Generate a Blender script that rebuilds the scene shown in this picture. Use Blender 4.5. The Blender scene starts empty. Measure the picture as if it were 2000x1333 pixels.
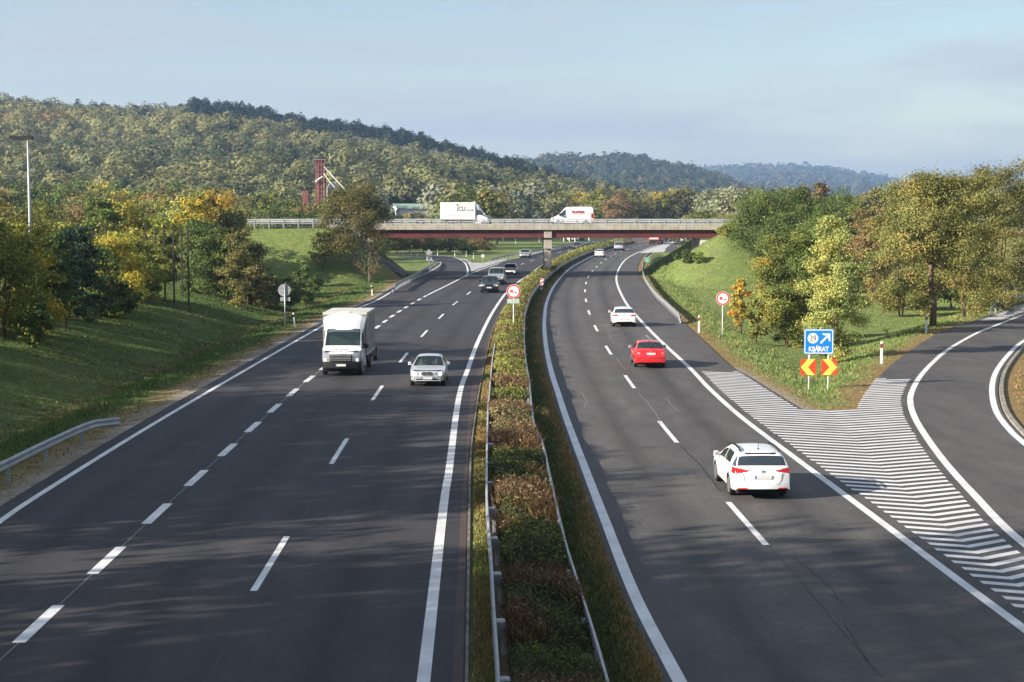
import bpy, bmesh, math, random
import numpy as np
from mathutils import Vector, geometry
# ---------------------------------------------------------------- camera, sky, sun, exposure
C = bpy.context.scene.collection
SC = bpy.context.scene
H = 8.3; F = 3200.0
PITCH = math.atan((666.5-411.0)/F)
cam = bpy.data.cameras.new('camera'); cam.lens = F/2000*36; cam.sensor_width = 36
cam.clip_start = 0.5; cam.clip_end = 30000
co = bpy.data.objects.new('camera', cam); C.objects.link(co)
co.location = (0, 0, H); co.rotation_euler = (math.pi/2-PITCH, 0, 0)
SC.camera = co
SUN_EL = math.radians(20); SUN_A = math.radians(23)      # light comes from the left, a little behind the camera
sdir = Vector((-math.cos(SUN_A)*math.cos(SUN_EL), -math.sin(SUN_A)*math.cos(SUN_EL), math.sin(SUN_EL)))
w = bpy.data.worlds.new('World'); SC.world = w; w.use_nodes = True
nt = w.node_tree; nt.nodes.clear()
wo = nt.nodes.new('ShaderNodeOutputWorld'); bg = nt.nodes.new('ShaderNodeBackground')
sky = nt.nodes.new('ShaderNodeTexSky'); sky.sky_type = 'NISHITA'; sky.sun_disc = False
sky.sun_elevation = SUN_EL
sky.sun_rotation = math.atan2(sdir.x, sdir.y)
sky.altitude = 150; sky.air_density = 1.0; sky.dust_density = 0.5; sky.ozone_density = 1.3
bg.inputs['Strength'].default_value = 0.062
tc = nt.nodes.new('ShaderNodeTexCoord')
mp = nt.nodes.new('ShaderNodeMapping'); mp.inputs['Scale'].default_value = (2.2, 2.2, 16)
mp.inputs['Rotation'].default_value = (0.05, 0.10, 0)
nz = nt.nodes.new('ShaderNodeTexNoise'); nz.inputs['Scale'].default_value = 1.6; nz.inputs['Detail'].default_value = 7
nz.inputs['Roughness'].default_value = 0.55; nz.inputs['Distortion'].default_value = 0.6
cr_ = nt.nodes.new('ShaderNodeValToRGB'); cr_.color_ramp.elements[0].position = .42; cr_.color_ramp.elements[1].position = .67
cr_.color_ramp.elements[0].color = (.22, .22, .22, 1); cr_.color_ramp.elements[1].color = (.92, .92, .92, 1)
mx = nt.nodes.new('ShaderNodeMix'); mx.data_type = 'RGBA'; mx.inputs[7].default_value = (3.8, 4.1, 4.55, 1)
L = nt.links.new
L(tc.outputs['Generated'], mp.inputs[0]); L(mp.outputs[0], nz.inputs['Vector']); L(nz.outputs[0], cr_.inputs[0])
L(cr_.outputs[0], mx.inputs[0]); L(sky.outputs[0], mx.inputs[6]); L(mx.outputs[2], bg.inputs[0]); L(bg.outputs[0], wo.inputs[0])
sl = bpy.data.lights.new('sun', 'SUN'); sl.energy = 4.9; sl.angle = math.radians(0.5); sl.color = (1.0, .90, .76)
so = bpy.data.objects.new('sun', sl); C.objects.link(so); so.rotation_euler = sdir.to_track_quat('Z', 'Y').to_euler()
so.location = (-60, -20, 40)
SC.view_settings.view_transform = 'Standard'; SC.view_settings.look = 'None'; SC.view_settings.gamma = 1
SC.view_settings.exposure = 1.36
SC.cycles.max_bounces = 5; SC.cycles.diffuse_bounces = 2; SC.cycles.glossy_bounces = 2
SC.cycles.transmission_bounces = 4; SC.cycles.transparent_max_bounces = 6; SC.cycles.volume_bounces = 0
SC.cycles.use_adaptive_sampling = True; SC.cycles.use_denoising = True

HAZE = 1.45e-4
# ---------------------------------------------------------------- helpers
rng = np.random.default_rng(7)
R = random.Random(11)
def P(px, py, h=0.0):
    """photo pixel -> world point on the level z = h"""
    v = (666.5-py)/F; c, s = math.cos(PITCH), math.sin(PITCH)
    dz = -s + c*v; dy = c + s*v; t = (h-H)/dz
    return ((px-1000)/F*t, dy*t, h)
def CR(pts, n=8):
    p = [np.array(q, float) for q in pts]; p = [2*p[0]-p[1]] + p + [2*p[-1]-p[-2]]
    out = []
    for i in range(1, len(p)-2):
        for k in range(n):
            t = k/n
            out.append(.5*((2*p[i]) + (-p[i-1]+p[i+1])*t + (2*p[i-1]-5*p[i]+4*p[i+1]-p[i+2])*t*t + (-p[i-1]+3*p[i]-3*p[i+1]+p[i+2])*t**3))
    out.append(p[-2]); return np.array(out)
def TR(pts, h=0.0, ext0=0.0, ext1=0.0, n=8):
    """photo trace (smoothed) -> world xy polyline on level h; ext = metres carried on straight past the traced ends"""
    q = np.array([P(a, b, h)[:2] for a, b in CR(pts, n)])
    if ext0: d = q[0]-q[6]; d /= np.linalg.norm(d); q = np.vstack([q[0]+d*ext0, q])
    if ext1: d = q[-1]-q[-7]; d /= np.linalg.norm(d); q = np.vstack([q, q[-1]+d*ext1])
    return q
def arcl(q): return np.concatenate([[0], np.cumsum(np.linalg.norm(np.diff(q, axis=0), axis=1))])
def at(q, s):
    """points and unit tangents at arc lengths s"""
    a = arcl(q); s = np.atleast_1d(s)
    p = np.stack([np.interp(s, a, q[:, 0]), np.interp(s, a, q[:, 1])], 1)
    e = 0.4
    p0 = np.stack([np.interp(s-e, a, q[:, 0]), np.interp(s-e, a, q[:, 1])], 1)
    p1 = np.stack([np.interp(s+e, a, q[:, 0]), np.interp(s+e, a, q[:, 1])], 1)
    t = p1-p0; t /= np.maximum(np.linalg.norm(t, axis=1), 1e-9)[:, None]
    return p, t
def resamp(q, step):
    a = arcl(q)[-1]; return at(q, np.linspace(0, a, max(2, int(a/step)+1)))[0]
def off(q, d):
    """offset to the right of travel by d"""
    t = np.gradient(q, axis=0); t /= np.linalg.norm(t, axis=1)[:, None]
    return q + np.stack([t[:, 1], -t[:, 0]], 1)*d
def inpoly(x, y, poly):
    x = np.asarray(x); y = np.asarray(y); ins = np.zeros(x.shape, bool)
    px, py = poly[:, 0], poly[:, 1]; j = len(poly)-1
    for i in range(len(poly)):
        c = ((py[i] > y) != (py[j] > y))
        with np.errstate(divide='ignore', invalid='ignore'):
            xx = (px[j]-px[i])*(y-py[i])/(py[j]-py[i]+1e-12)+px[i]
        ins ^= c & (x < xx); j = i
    return ins
def pdist(x, y, q):
    """distance of points to polyline"""
    x = np.asarray(x, float); y = np.asarray(y, float); best = np.full(x.shape, 1e9)
    for i in range(len(q)-1):
        ax, ay = q[i]; dx, dy = q[i+1]-q[i]; l2 = dx*dx+dy*dy+1e-9
        t = np.clip(((x-ax)*dx+(y-ay)*dy)/l2, 0, 1)
        best = np.minimum(best, (x-ax-t*dx)**2+(y-ay-t*dy)**2)
    return np.sqrt(best)

def tag(o, label=None, cat=None, group=None, kind=None):
    if label: o['label'] = label
    if cat: o['category'] = cat
    if group: o['group'] = group
    if kind: o['kind'] = kind
    return o
def empty(name, loc, rz=0.0, label=None, cat=None, group=None):
    o = bpy.data.objects.new(name, None); C.objects.link(o); o.location = loc; o.rotation_euler = (0, 0, rz)
    o.empty_display_size = .3
    return tag(o, label, cat, group)
def mk(name, V, Fc, mat, parent=None, smooth=False, col=None, loc=None):
    """one mesh object from vertices and faces (lists, or arrays of equal-sized faces)"""
    me = bpy.data.meshes.new(name)
    if isinstance(Fc, np.ndarray):
        V = np.asarray(V, np.float32); n = Fc.shape[1]
        me.vertices.add(len(V)); me.vertices.foreach_set('co', V.ravel())
        me.loops.add(Fc.size); me.loops.foreach_set('vertex_index', Fc.astype(np.int32).ravel())
        me.polygons.add(len(Fc)); me.polygons.foreach_set('loop_start', np.arange(0, Fc.size, n, dtype=np.int32))
        me.polygons.foreach_set('loop_total', np.full(len(Fc), n, np.int32))
    else:
        me.from_pydata([tuple(v) for v in V], [], [tuple(f) for f in Fc])
    if col is not None:
        a = me.attributes.new('Col', 'FLOAT_COLOR', 'FACE')
        cc = np.ones((len(me.polygons), 4), np.float32); cc[:, :3] = col; a.data.foreach_set('color', cc.ravel())
    if smooth: me.polygons.foreach_set('use_smooth', np.ones(len(me.polygons), bool))
    me.update(); me.validate()
    me.materials.append(mat)
    o = bpy.data.objects.new(name, me); C.objects.link(o)
    if parent is not None: o.parent = parent
    if loc is not None: o.location = loc
    return o
class MB:
    """collects simple shapes, then builds them as one mesh"""
    def __init__(s): s.v = []; s.f = []
    def add(s, V, Fc):
        b = len(s.v); s.v += [tuple(map(float, q)) for q in V]; s.f += [tuple(b+i for i in f) for f in Fc]; return s
    def box(s, x0, x1, y0, y1, z0, z1, ch=0.0):
        if ch <= 0:
            V = [(x, y, z) for z in (z0, z1) for y in (y0, y1) for x in (x0, x1)]
            return s.add(V, [(0, 2, 3, 1), (4, 5, 7, 6), (0, 1, 5, 4), (2, 6, 7, 3), (0, 4, 6, 2), (1, 3, 7, 5)])
        # box with chamfered vertical and top edges
        def ring(z, i): return [(x0+i+ch, y0+i, z), (x1-i-ch, y0+i, z), (x1-i, y0+i+ch, z), (x1-i, y1-i-ch, z), (x1-i-ch, y1-i, z), (x0+i+ch, y1-i, z), (x0+i, y1-i-ch, z), (x0+i, y0+i+ch, z)]
        V = ring(z0, 0)+ring(z1-ch, 0)+ring(z1, ch*.6)
        Fc = [tuple(range(7, -1, -1)), tuple(range(16, 24))]
        for k in (0, 8):
            for i in range(8): Fc.append((k+i, k+(i+1) % 8, k+8+(i+1) % 8, k+8+i))
        return s.add(V, Fc)
    def tube(s, pts, rad, n=8, cap=True):
        pts = [Vector(p) for p in pts]; m = len(pts)
        if not hasattr(rad, '__len__'): rad = [rad]*m
        V = []; Fc = []
        up = Vector((0, 0, 1))
        for i, p in enumerate(pts):
            t = (pts[min(i+1, m-1)]-pts[max(i-1, 0)]).normalized()
            a = t.cross(up if abs(t.z) < .95 else Vector((1, 0, 0))).normalized(); b = t.cross(a)
            for k in range(n):
                an = 2*math.pi*k/n; V.append(p+(a*math.cos(an)+b*math.sin(an))*rad[i])
        for i in range(m-1):
            for k in range(n): Fc.append((i*n+k, i*n+(k+1) % n, (i+1)*n+(k+1) % n, (i+1)*n+k))
        if cap: Fc += [tuple(range(n-1, -1, -1)), tuple((m-1)*n+k for k in range(n))]
        return s.add(V, Fc)
    def lathe(s, prof, c, axis='y', n=24):
        """prof: (offset along axis, radius)"""
        V = []; Fc = []
        for (o, r) in prof:
            for k in range(n):
                a = 2*math.pi*k/n; u, v = r*math.cos(a), r*math.sin(a)
                V.append((c[0]+u, c[1]+o, c[2]+v) if axis == 'y' else (c[0]+u, c[1]+v, c[2]+o) if axis == 'z' else (c[0]+o, c[1]+u, c[2]+v))
        m = len(prof)
        for i in range(m-1):
            for k in range(n): Fc.append((i*n+k, i*n+(k+1) % n, (i+1)*n+(k+1) % n, (i+1)*n+k))
        Fc += [tuple(range(n-1, -1, -1)), tuple((m-1)*n+k for k in range(n))]
        return s.add(V, Fc)
    def prism(s, poly, y0, y1):
        """polygon in xz pushed from y0 to y1"""
        n = len(poly); V = [(x, y0, z) for x, z in poly]+[(x, y1, z) for x, z in poly]
        Fc = [tuple(range(n)), tuple(range(2*n-1, n-1, -1))]+[(i, i+n, (i+1) % n+n, (i+1) % n) for i in range(n)]
        return s.add(V, Fc)
    def build(s, name, mat, parent=None, smooth=False, loc=None):
        return mk(name, s.v, s.f, mat, parent, smooth, loc=loc)
def flat(name, outline, z, mat, parent=None):
    """flat sheet filling an outline"""
    pts = [Vector((a, b, 0)) for a, b in outline]
    tris = geometry.tessellate_polygon([pts])
    V = [(p.x, p.y, z) for p in pts]; Fc = []
    for t in tris:
        a, b, c = (pts[i] for i in t)
        Fc.append(t if (b-a).cross(c-a).z > 0 else (t[0], t[2], t[1]))
    return mk(name, V, Fc, mat, parent)
def ribbon_geo(mb, q, wd, z):
    l, r = off(q, -wd/2), off(q, wd/2); n = len(q)
    mb.add([(a, b, z) for a, b in l]+[(a, b, z) for a, b in r], [(i, n+i, n+i+1, i+1) for i in range(n-1)])

# ---------------------------------------------------------------- materials
def newmat(name):
    m = bpy.data.materials.new(name); m.use_nodes = True; return m, m.node_tree, m.node_tree.nodes['Principled BSDF']
def plain(name, col, rough=.6, metal=0.0, spec=.5, coat=0.0, vary=0.0, vscale=3.0, emit=None, es=0.0):
    m, t, b = newmat(name)
    b.inputs['Base Color'].default_value = (*col, 1); b.inputs['Roughness'].default_value = rough
    b.inputs['Metallic'].default_value = metal; b.inputs['Specular IOR Level'].default_value = spec
    if coat: b.inputs['Coat Weight'].default_value = coat; b.inputs['Coat Roughness'].default_value = .08
    if emit: b.inputs['Emission Color'].default_value = (*emit, 1); b.inputs['Emission Strength'].default_value = es
    if vary:
        tc = t.nodes.new('ShaderNodeTexCoord'); n = t.nodes.new('ShaderNodeTexNoise'); n.inputs['Scale'].default_value = vscale
        n.inputs['Detail'].default_value = 6
        mr = t.nodes.new('ShaderNodeMapRange'); mr.inputs[3].default_value = 1-vary; mr.inputs[4].default_value = 1+vary
        mr.inputs[1].default_value = .3; mr.inputs[2].default_value = .7
        mu = t.nodes.new('ShaderNodeVectorMath'); mu.operation = 'SCALE'; mu.inputs[0].default_value = col
        t.links.new(tc.outputs['Object'], n.inputs['Vector']); t.links.new(n.outputs[0], mr.inputs[0])
        t.links.new(mr.outputs[0], mu.inputs['Scale']); t.links.new(mu.outputs[0], b.inputs['Base Color'])
    return m
def noise(t, coord, scale, detail=5, vscale=None, rough=.55):
    n = t.nodes.new('ShaderNodeTexNoise'); n.inputs['Scale'].default_value = scale; n.inputs['Detail'].default_value = detail
    n.inputs['Roughness'].default_value = rough
    if vscale:
        mp = t.nodes.new('ShaderNodeMapping'); mp.inputs['Scale'].default_value = vscale
        t.links.new(coord, mp.inputs[0]); t.links.new(mp.outputs[0], n.inputs['Vector'])
    else: t.links.new(coord, n.inputs['Vector'])
    return n.outputs[0]
def ramp(t, fac, stops):
    r = t.nodes.new('ShaderNodeValToRGB'); e = r.color_ramp.elements
    while len(e) < len(stops): e.new(.5)
    for i, (p, c) in enumerate(stops): e[i].position = p; e[i].color = (*c, 1) if len(c) == 3 else c
    t.links.new(fac, r.inputs[0]); return r.outputs[0]
def mixc(t, fac, a, b, blend='MIX'):
    m = t.nodes.new('ShaderNodeMix'); m.data_type = 'RGBA'; m.blend_type = blend
    for s, v in ((0, fac), (6, a), (7, b)):
        if hasattr(v, 'links') or hasattr(v, 'is_linked'): t.links.new(v, m.inputs[s])
        else: m.inputs[s].default_value = v if s == 0 else (*v, 1)
    return m.outputs[2]
def g(v): return (v, v, v)
def asphalt(name, col, tint, wear=False):
    m, t, b = newmat(name); tc = t.nodes.new('ShaderNodeTexCoord').outputs['Object']
    big = noise(t, tc, .35, 5, (1, .12, 1)); mid = noise(t, tc, 1.3, 6, (1, .3, 1)); fine = noise(t, tc, 45, 3, None, .7)
    base = mixc(t, ramp(t, big, [(.35, g(0)), (.68, g(1))]), col, tint)
    base = mixc(t, 1.0, base, ramp(t, mid, [(.3, g(.80)), (.7, g(1.16))]), 'MULTIPLY')
    grit = noise(t, tc, 7, 5, (1, .6, 1), .75)
    base = mixc(t, 1.0, base, ramp(t, grit, [(.3, g(.76)), (.7, g(1.24))]), 'MULTIPLY')
    base = mixc(t, 1.0, base, ramp(t, fine, [(.25, g(.62)), (.75, g(1.42))]), 'MULTIPLY')
    if wear:    # darker oily band in the middle of the lane, paler wheel paths
        a = t.nodes.new('ShaderNodeAttribute'); a.attribute_name = 'across'
        wob = noise(t, tc, .5, 3, (1, .15, 1)); ad = t.nodes.new('ShaderNodeMath'); ad.operation = 'MULTIPLY_ADD'; ad.inputs[1].default_value = .16; ad.inputs[2].default_value = -.08
        t.links.new(wob, ad.inputs[0]); a2 = t.nodes.new('ShaderNodeMath'); a2.operation = 'ADD'; t.links.new(a.outputs['Fac'], a2.inputs[0]); t.links.new(ad.outputs[0], a2.inputs[1])
        base = mixc(t, 1.0, base, ramp(t, a2.outputs[0], [(0.0, g(1.0)), (.10, g(1.02)), (.24, g(1.16)), (.36, g(1.0)), (.5, g(.70)), (.64, g(.98)), (.76, g(1.16)), (.9, g(1.02)), (1.0, g(1.0))]), 'MULTIPLY')
    t.links.new(base, b.inputs['Base Color']); b.inputs['Roughness'].default_value = .78
    b.inputs['Specular IOR Level'].default_value = .35
    bp = t.nodes.new('ShaderNodeBump'); bp.inputs['Strength'].default_value = .25; bp.inputs['Distance'].default_value = .01
    t.links.new(fine, bp.inputs['Height']); t.links.new(bp.outputs[0], b.inputs['Normal'])
    return m
M = {}
M['asphalt_l'] = asphalt('asphalt newer', (.033, .032, .037), (.046, .042, .045))
M['asphalt_r'] = asphalt('asphalt older', (.066, .062, .062), (.092, .085, .080))
M['asphalt_red'] = asphalt('asphalt reddish margin', (.064, .047, .044), (.085, .060, .053))
M['lane_l'] = asphalt('asphalt newer driven', (.033, .032, .037), (.046, .042, .045), True)
M['lane_r'] = asphalt('asphalt older driven', (.066, .062, .062), (.092, .085, .080), True)
def paint():
    m, t, b = newmat('road paint'); tc = t.nodes.new('ShaderNodeTexCoord').outputs['Object']
    n = noise(t, tc, 9, 6, None, .7); n2 = noise(t, tc, .8, 3)
    c = ramp(t, n, [(.27, (.42, .42, .43)), (.38, (.72, .72, .72)), (.8, (.84, .84, .83))])
    c = mixc(t, 1.0, c, ramp(t, n2, [(.3, g(.76)), (.62, g(1.0))]), 'MULTIPLY')
    n3 = noise(t, tc, 2.6, 6, (3, .5, 1), .7); c = mixc(t, 1.0, c, ramp(t, n3, [(.30, g(.84)), (.46, g(1.0))]), 'MULTIPLY')
    t.links.new(c, b.inputs['Base Color']); b.inputs['Roughness'].default_value = .6; return m
M['paint'] = paint()
M['crack_pale'] = plain('pale crack dust', (.22, .23, .25), .9)
M['crack_dark'] = plain('dark crack tar', (.022, .022, .023), .6)
def groundmat():
    m, t, b = newmat('meadow ground'); tc = t.nodes.new('ShaderNodeTexCoord').outputs['Object']
    at_ = t.nodes.new('ShaderNodeAttribute'); at_.attribute_name = 'mask'
    sp = t.nodes.new('ShaderNodeSeparateColor'); t.links.new(at_.outputs['Color'], sp.inputs[0])
    n1 = noise(t, tc, .16, 6); n2 = noise(t, tc, 1.1, 6, None, .65); n3 = noise(t, tc, 7, 4, None, .7)
    grass = ramp(t, n2, [(.25, (.110, .155, .045)), (.5, (.155, .205, .062)), (.62, (.195, .24, .078)), (.8, (.25, .25, .10))])
    grass = mixc(t, ramp(t, n1, [(.5, g(0)), (.75, g(.55))]), grass, (.21, .21, .09))
    dry = ramp(t, n2, [(.3, (.16, .115, .055)), (.55, (.26, .18, .085)), (.8, (.17, .16, .06))])
    gravel = ramp(t, n3, [(.25, (.17, .15, .13)), (.5, (.34, .315, .28)), (.8, (.50, .48, .45))])
    jit = t.nodes.new('ShaderNodeMath'); jit.operation = 'ADD'; t.links.new(sp.outputs[0], jit.inputs[0])
    c = mixc(t, sp.outputs[0], grass, dry); c = mixc(t, sp.outputs[1], c, gravel)
    forest = ramp(t, n2, [(.3, (.030, .040, .016)), (.7, (.060, .065, .026))])  # floor of the woods; also laid over the left bank as painted shade
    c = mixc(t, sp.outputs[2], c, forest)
    c = mixc(t, 1.0, c, ramp(t, n3, [(.2, g(.72)), (.8, g(1.25))]), 'MULTIPLY')
    t.links.new(c, b.inputs['Base Color']); b.inputs['Roughness'].default_value = .95; b.inputs['Specular IOR Level'].default_value = .1
    bp = t.nodes.new('ShaderNodeBump'); bp.inputs['Strength'].default_value = .6; bp.inputs['Distance'].default_value = .12
    t.links.new(n3, bp.inputs['Height']); t.links.new(bp.outputs[0], b.inputs['Normal']); return m
M['ground'] = groundmat()
def foliage(name, trans=.28, rough=.7):
    m, t, b = newmat(name)
    a = t.nodes.new('ShaderNodeAttribute'); a.attribute_name = 'Col'
    b.inputs['Roughness'].default_value = rough; b.inputs['Specular IOR Level'].default_value = .18
    t.links.new(a.outputs['Color'], b.inputs['Base Color'])
    tr = t.nodes.new('ShaderNodeBsdfTranslucent'); t.links.new(a.outputs['Color'], tr.inputs[0])
    ms = t.nodes.new('ShaderNodeMixShader'); ms.inputs[0].default_value = trans
    o = t.nodes['Material Output']; t.links.new(b.outputs[0], ms.inputs[1]); t.links.new(tr.outputs[0], ms.inputs[2]); t.links.new(ms.outputs[0], o.inputs[0])
    return m
M['leaf'] = foliage('leaves'); M['blade'] = foliage('grass blades', .2); M['solid'] = foliage('far canopy', 0.0, .9)
M['bark'] = plain('bark', (.12, .085, .055), .95, spec=.1, vary=.35, vscale=6)
M['bark_pale'] = plain('pale bark', (.26, .22, .17), .9, spec=.1, vary=.3, vscale=6)
M['steel'] = plain('galvanised steel', (.33, .35, .37), .45, .5, vary=.18, vscale=1.5)
M['steel_dull'] = plain('weathered zinc', (.40, .42, .43), .6, .25, vary=.2, vscale=1.2)
M['conc'] = plain('concrete', (.36, .33, .28), .9, vary=.16, vscale=1.2)
M['conc_pale'] = plain('pale concrete', (.50, .49, .46), .9, vary=.15, vscale=.8)
M['girder'] = plain('oxide red girder paint', (.105, .024, .024), .55, vary=.22, vscale=.7)
M['white'] = plain('white car paint', (.78, .79, .80), .28, coat=.7)
M['white_dull'] = plain('white sheet', (.74, .74, .72), .55, vary=.05)
M['silver'] = plain('silver car paint', (.56, .58, .61), .28, .3, coat=.8)
M['silver_blue'] = plain('pale silver car paint', (.48, .51, .55), .3, .4, coat=.8)
M['black'] = plain('black car paint', (.012, .012, .014), .2, coat=.9)
M['darkblue'] = plain('dark blue car paint', (.030, .034, .060), .22, .3, coat=.9)
M['red'] = plain('red car paint', (.62, .012, .016), .28, coat=.8)
M['trim'] = plain('black plastic trim', (.014, .014, .016), .6, spec=.25)
M['tyre'] = plain('tyre rubber', (.012, .012, .013), .85)
M['rim'] = plain('alloy rim', (.5, .51, .53), .3, .8)
def glassm(name, tint, tr):
    m, t, b = newmat(name); b.inputs['Base Color'].default_value = (*tint, 1); b.inputs['Roughness'].default_value = .04
    b.inputs['Specular IOR Level'].default_value = .8
    tn = t.nodes.new('ShaderNodeBsdfTransparent'); tn.inputs[0].default_value = (.55, .64, .62, 1)
    ms = t.nodes.new('ShaderNodeMixShader'); ms.inputs[0].default_value = tr
    t.links.new(b.outputs[0], ms.inputs[1]); t.links.new(tn.outputs[0], ms.inputs[2]); t.links.new(ms.outputs[0], t.nodes['Material Output'].inputs[0]); return m
M['glass'] = glassm('car glass', (.030, .050, .055), .50)
M['glass_dark'] = plain('dark tinted glass', (.022, .032, .042), .06, spec=1.0, coat=.6)
M['lens'] = plain('headlamp lens', (.34, .36, .38), .10, .4, spec=.8, emit=(1, .93, .78), es=.0)
M['lamp_on'] = plain('lit headlamp', (.8, .8, .75), .2, emit=(1, .88, .68), es=.7)
M['tail'] = plain('red tail lamp', (.42, .012, .012), .15, spec=.7)
M['tail_on'] = plain('lit tail lamp', (.5, .03, .025), .2, emit=(1, .10, .04), es=.12)
M['plate'] = plain('number plate', (.60, .61, .60), .5)
M['plate_blue'] = plain('plate blue band', (.02, .10, .45), .5)
M['cabin'] = plain('cabin grey', (.035, .036, .038), .8)
M['seat'] = plain('seat cloth', (.22, .22, .22), .9)
M['skin'] = plain('skin', (.50, .30, .22), .6)
M['shirt'] = plain('pale shirt', (.50, .48, .42), .9)
M['shirt_dark'] = plain('dark shirt', (.06, .07, .10), .9)
M['hair'] = plain('hair', (.04, .03, .02), .8)
M['sign_white'] = plain('sign white', (.80, .80, .80), .45)
M['sign_red'] = plain('sign red', (.68, .030, .028), .45)
M['sign_orange'] = plain('chevron red', (.78, .065, .022), .45)
M['sign_yellow'] = plain('chevron yellow', (.88, .72, .10), .45)
M['sign_blue'] = plain('sign blue', (.005, .20, .62), .4)
M['sign_black'] = plain('sign black', (.015, .015, .015), .5)
M['sign_green'] = plain('sign green', (.01, .38, .20), .5)
M['sign_back'] = plain('sign back aluminium', (.40, .41, .43), .5, .5, vary=.1)
M['post_white'] = plain('delineator white', (.72, .72, .70), .6, vary=.08)
M['reflector_red'] = plain('dark red band', (.24, .025, .02), .5)
M['tower_red'] = plain('red tower paint', (.20, .062, .055), .6, vary=.2)
M['roof_green'] = plain('green sheet roof', (.28, .40, .30), .6, vary=.12, vscale=.3)
M['dark_wood'] = plain('dark timber pole', (.035, .026, .022), .9)
M['mesh_net'] = plain('green net', (.03, .07, .045), .9)
M['text_dark'] = plain('dark lettering', (.05, .05, .07), .5)
M['text_red'] = plain('red lettering', (.55, .02, .03), .5)
M['box_grey'] = plain('grey tarpaulin', (.20, .19, .18), .7, vary=.15, vscale=1.5)
M['rust'] = plain('brown hatch', (.16, .10, .06), .8)
M['orange_red'] = plain('orange red tarpaulin', (.60, .09, .04), .6)
# ---------------------------------------------------------------- traced road lines (photo pixels -> world)
A = TR([(0,1019),(57,979.5),(230,871),(382,780),(630,637),(694,605),(740,585),(788,555.5),(831.6,535),(854.6,521.5),(861,516),(860,512)], ext0=35)
T = TR([(77,1218),(212,1092),(311,1000),(387,931),(447,877),(496,833),(573,766),(605,740),(735,640.7),(778,610),(827,581),(868,560.5),(911,539),(950,523),(1012,504),(1036,498),(1080,486),(1118,479.3),(1150,474),(1185,469.5),(1220,465.5)], ext0=20, ext1=60)
B = TR([(827,1333),(865,1000),(877,920),(890,816),(900,760),(912.6,725),(929,678.7),(946,641),(963,609),(988,573),(1010,553),(1040,532),(1062,517.5),(1090,504),(1120,493.5),(1160,482),(1200,473),(1240,467)], ext0=20, ext1=60)
LN = TR([(527,1103),(661,884),(735,771),(786,702),(825,656),(857,623),(884,597),(909.6,577.7),(934,560),(985,533),(1011,520.5),(1027,513),(1043.6,507.6),(1077,497),(1093,493),(1110,489),(1150,479.5),(1200,470)], ext0=25, ext1=40)
K = TR([(906,1333),(911,1100),(916,904),(925,820),(938,741.7),(950,687),(963,638.7),(984,601),(1008,568),(1034,546),(1056,531),(1080,515),(1110,500.5),(1150,487.5),(1195,476),(1240,468.5)], ext0=20, ext1=60)
HL = TR([(976,1333),(966,1180),(960,1080),(952,960),(954,800),(956,777),(960,729),(964,691),(974,640),(990,594),(1012,562),(1038,536),(1058,519.5),(1090,502),(1130,488),(1180,475),(1240,464)], h=.75, ext0=18, ext1=60)
HR = TR([(1186,1333),(1148,1200),(1108,1076),(1080,960),(1060,868),(1042,824),(1033,741.7),(1027,708),(1023.5,665),(1024,624),(1026,607),(1038.6,573.6),(1062,546),(1093,519.5),(1127,501),(1152.5,491),(1175,484),(1210,475),(1250,467)], h=.75, ext0=18, ext1=60)
Cc = TR([(1328,1333),(1244,1172),(1180,1012),(1140,908),(1107,820),(1091,771),(1078.6,733),(1068,687),(1063.4,645),(1064,615.6),(1068,590.4),(1080.7,561),(1100,537),(1115,523.5),(1137.5,510.5),(1160,499.5),(1197.5,486.5),(1224.5,479),(1262,471.5),(1300,466)], ext0=20, ext1=60)
RL = TR([(1729,1326),(1460,1024),(1309.5,850),(1235.5,754),(1193.5,692.5),(1168.6,650.4),(1154,620),(1146.4,597),(1142.6,570),(1145.4,549.6),(1150,539.4),(1157.4,530),(1172.7,515),(1189,503.7),(1207,494),(1237.8,484),(1257.4,478.7),(1290,471.5),(1320,466.5)], ext0=20, ext1=40)
D = TR([(2200,1378),(2000,1229),(1860,1125),(1730,1027),(1600,930),(1525,874),(1447,814.5),(1387,761),(1348,720),(1281.6,658),(1233,605.8),(1215.3,579),(1205,553.5),(1204.6,538),(1210,523),(1220.4,508.8),(1235.7,498.6),(1265,485.8),(1287.5,479),(1310,473),(1340,466.5)], ext0=12, ext1=60)
S = TR([(1566,799.4),(1510,765),(1457,731.7),(1429.6,716.7),(1371,663),(1320,617),(1279,579),(1253.6,546),(1245,528),(1248.5,512.6),(1256,500),(1264,494)])
R1 = TR([(1677,799.5),(1696.6,764),(1727.8,725),(1782,682),(1841,647),(1911,624),(2001,592.6),(2080,571),(2200,546)], ext1=60)
E = TR([(2200,1205),(2000,1063),(1900,964),(1843,900),(1802,843),(1784,810),(1777.8,784.5),(1781.6,764),(1797,736),(1822.4,708),(1853,682.4),(1904,653),(1950,634),(2000,615),(2090,586),(2230,556)], ext0=14, ext1=60)
Fl = TR([(2200,1015),(2100,945),(2000,866),(1970,838),(1947.4,807.4),(1938.5,776.8),(1938.5,748.8),(1947.4,723),(1970,692.6),(2000,666),(2070,628),(2200,592)], ext0=25, ext1=60)
GR = TR([(911,540),(913.6,530),(911,519),(906,512),(896,506),(880,501.6),(852,499.8),(816,498.4),(776,497.3),(700,496)], ext1=30)     # right line of the slip road on the left
GL = TR([(861,514),(854,512.6),(840,508.5),(820,504.4),(790,501),(740,499.5),(700,499)], ext1=30)

ROAD = []
def yx(q, y): o = np.argsort(q[:, 1]); return np.interp(y, q[o, 1], q[o, 0])
def struct(o): return tag(o, kind='structure')
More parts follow.
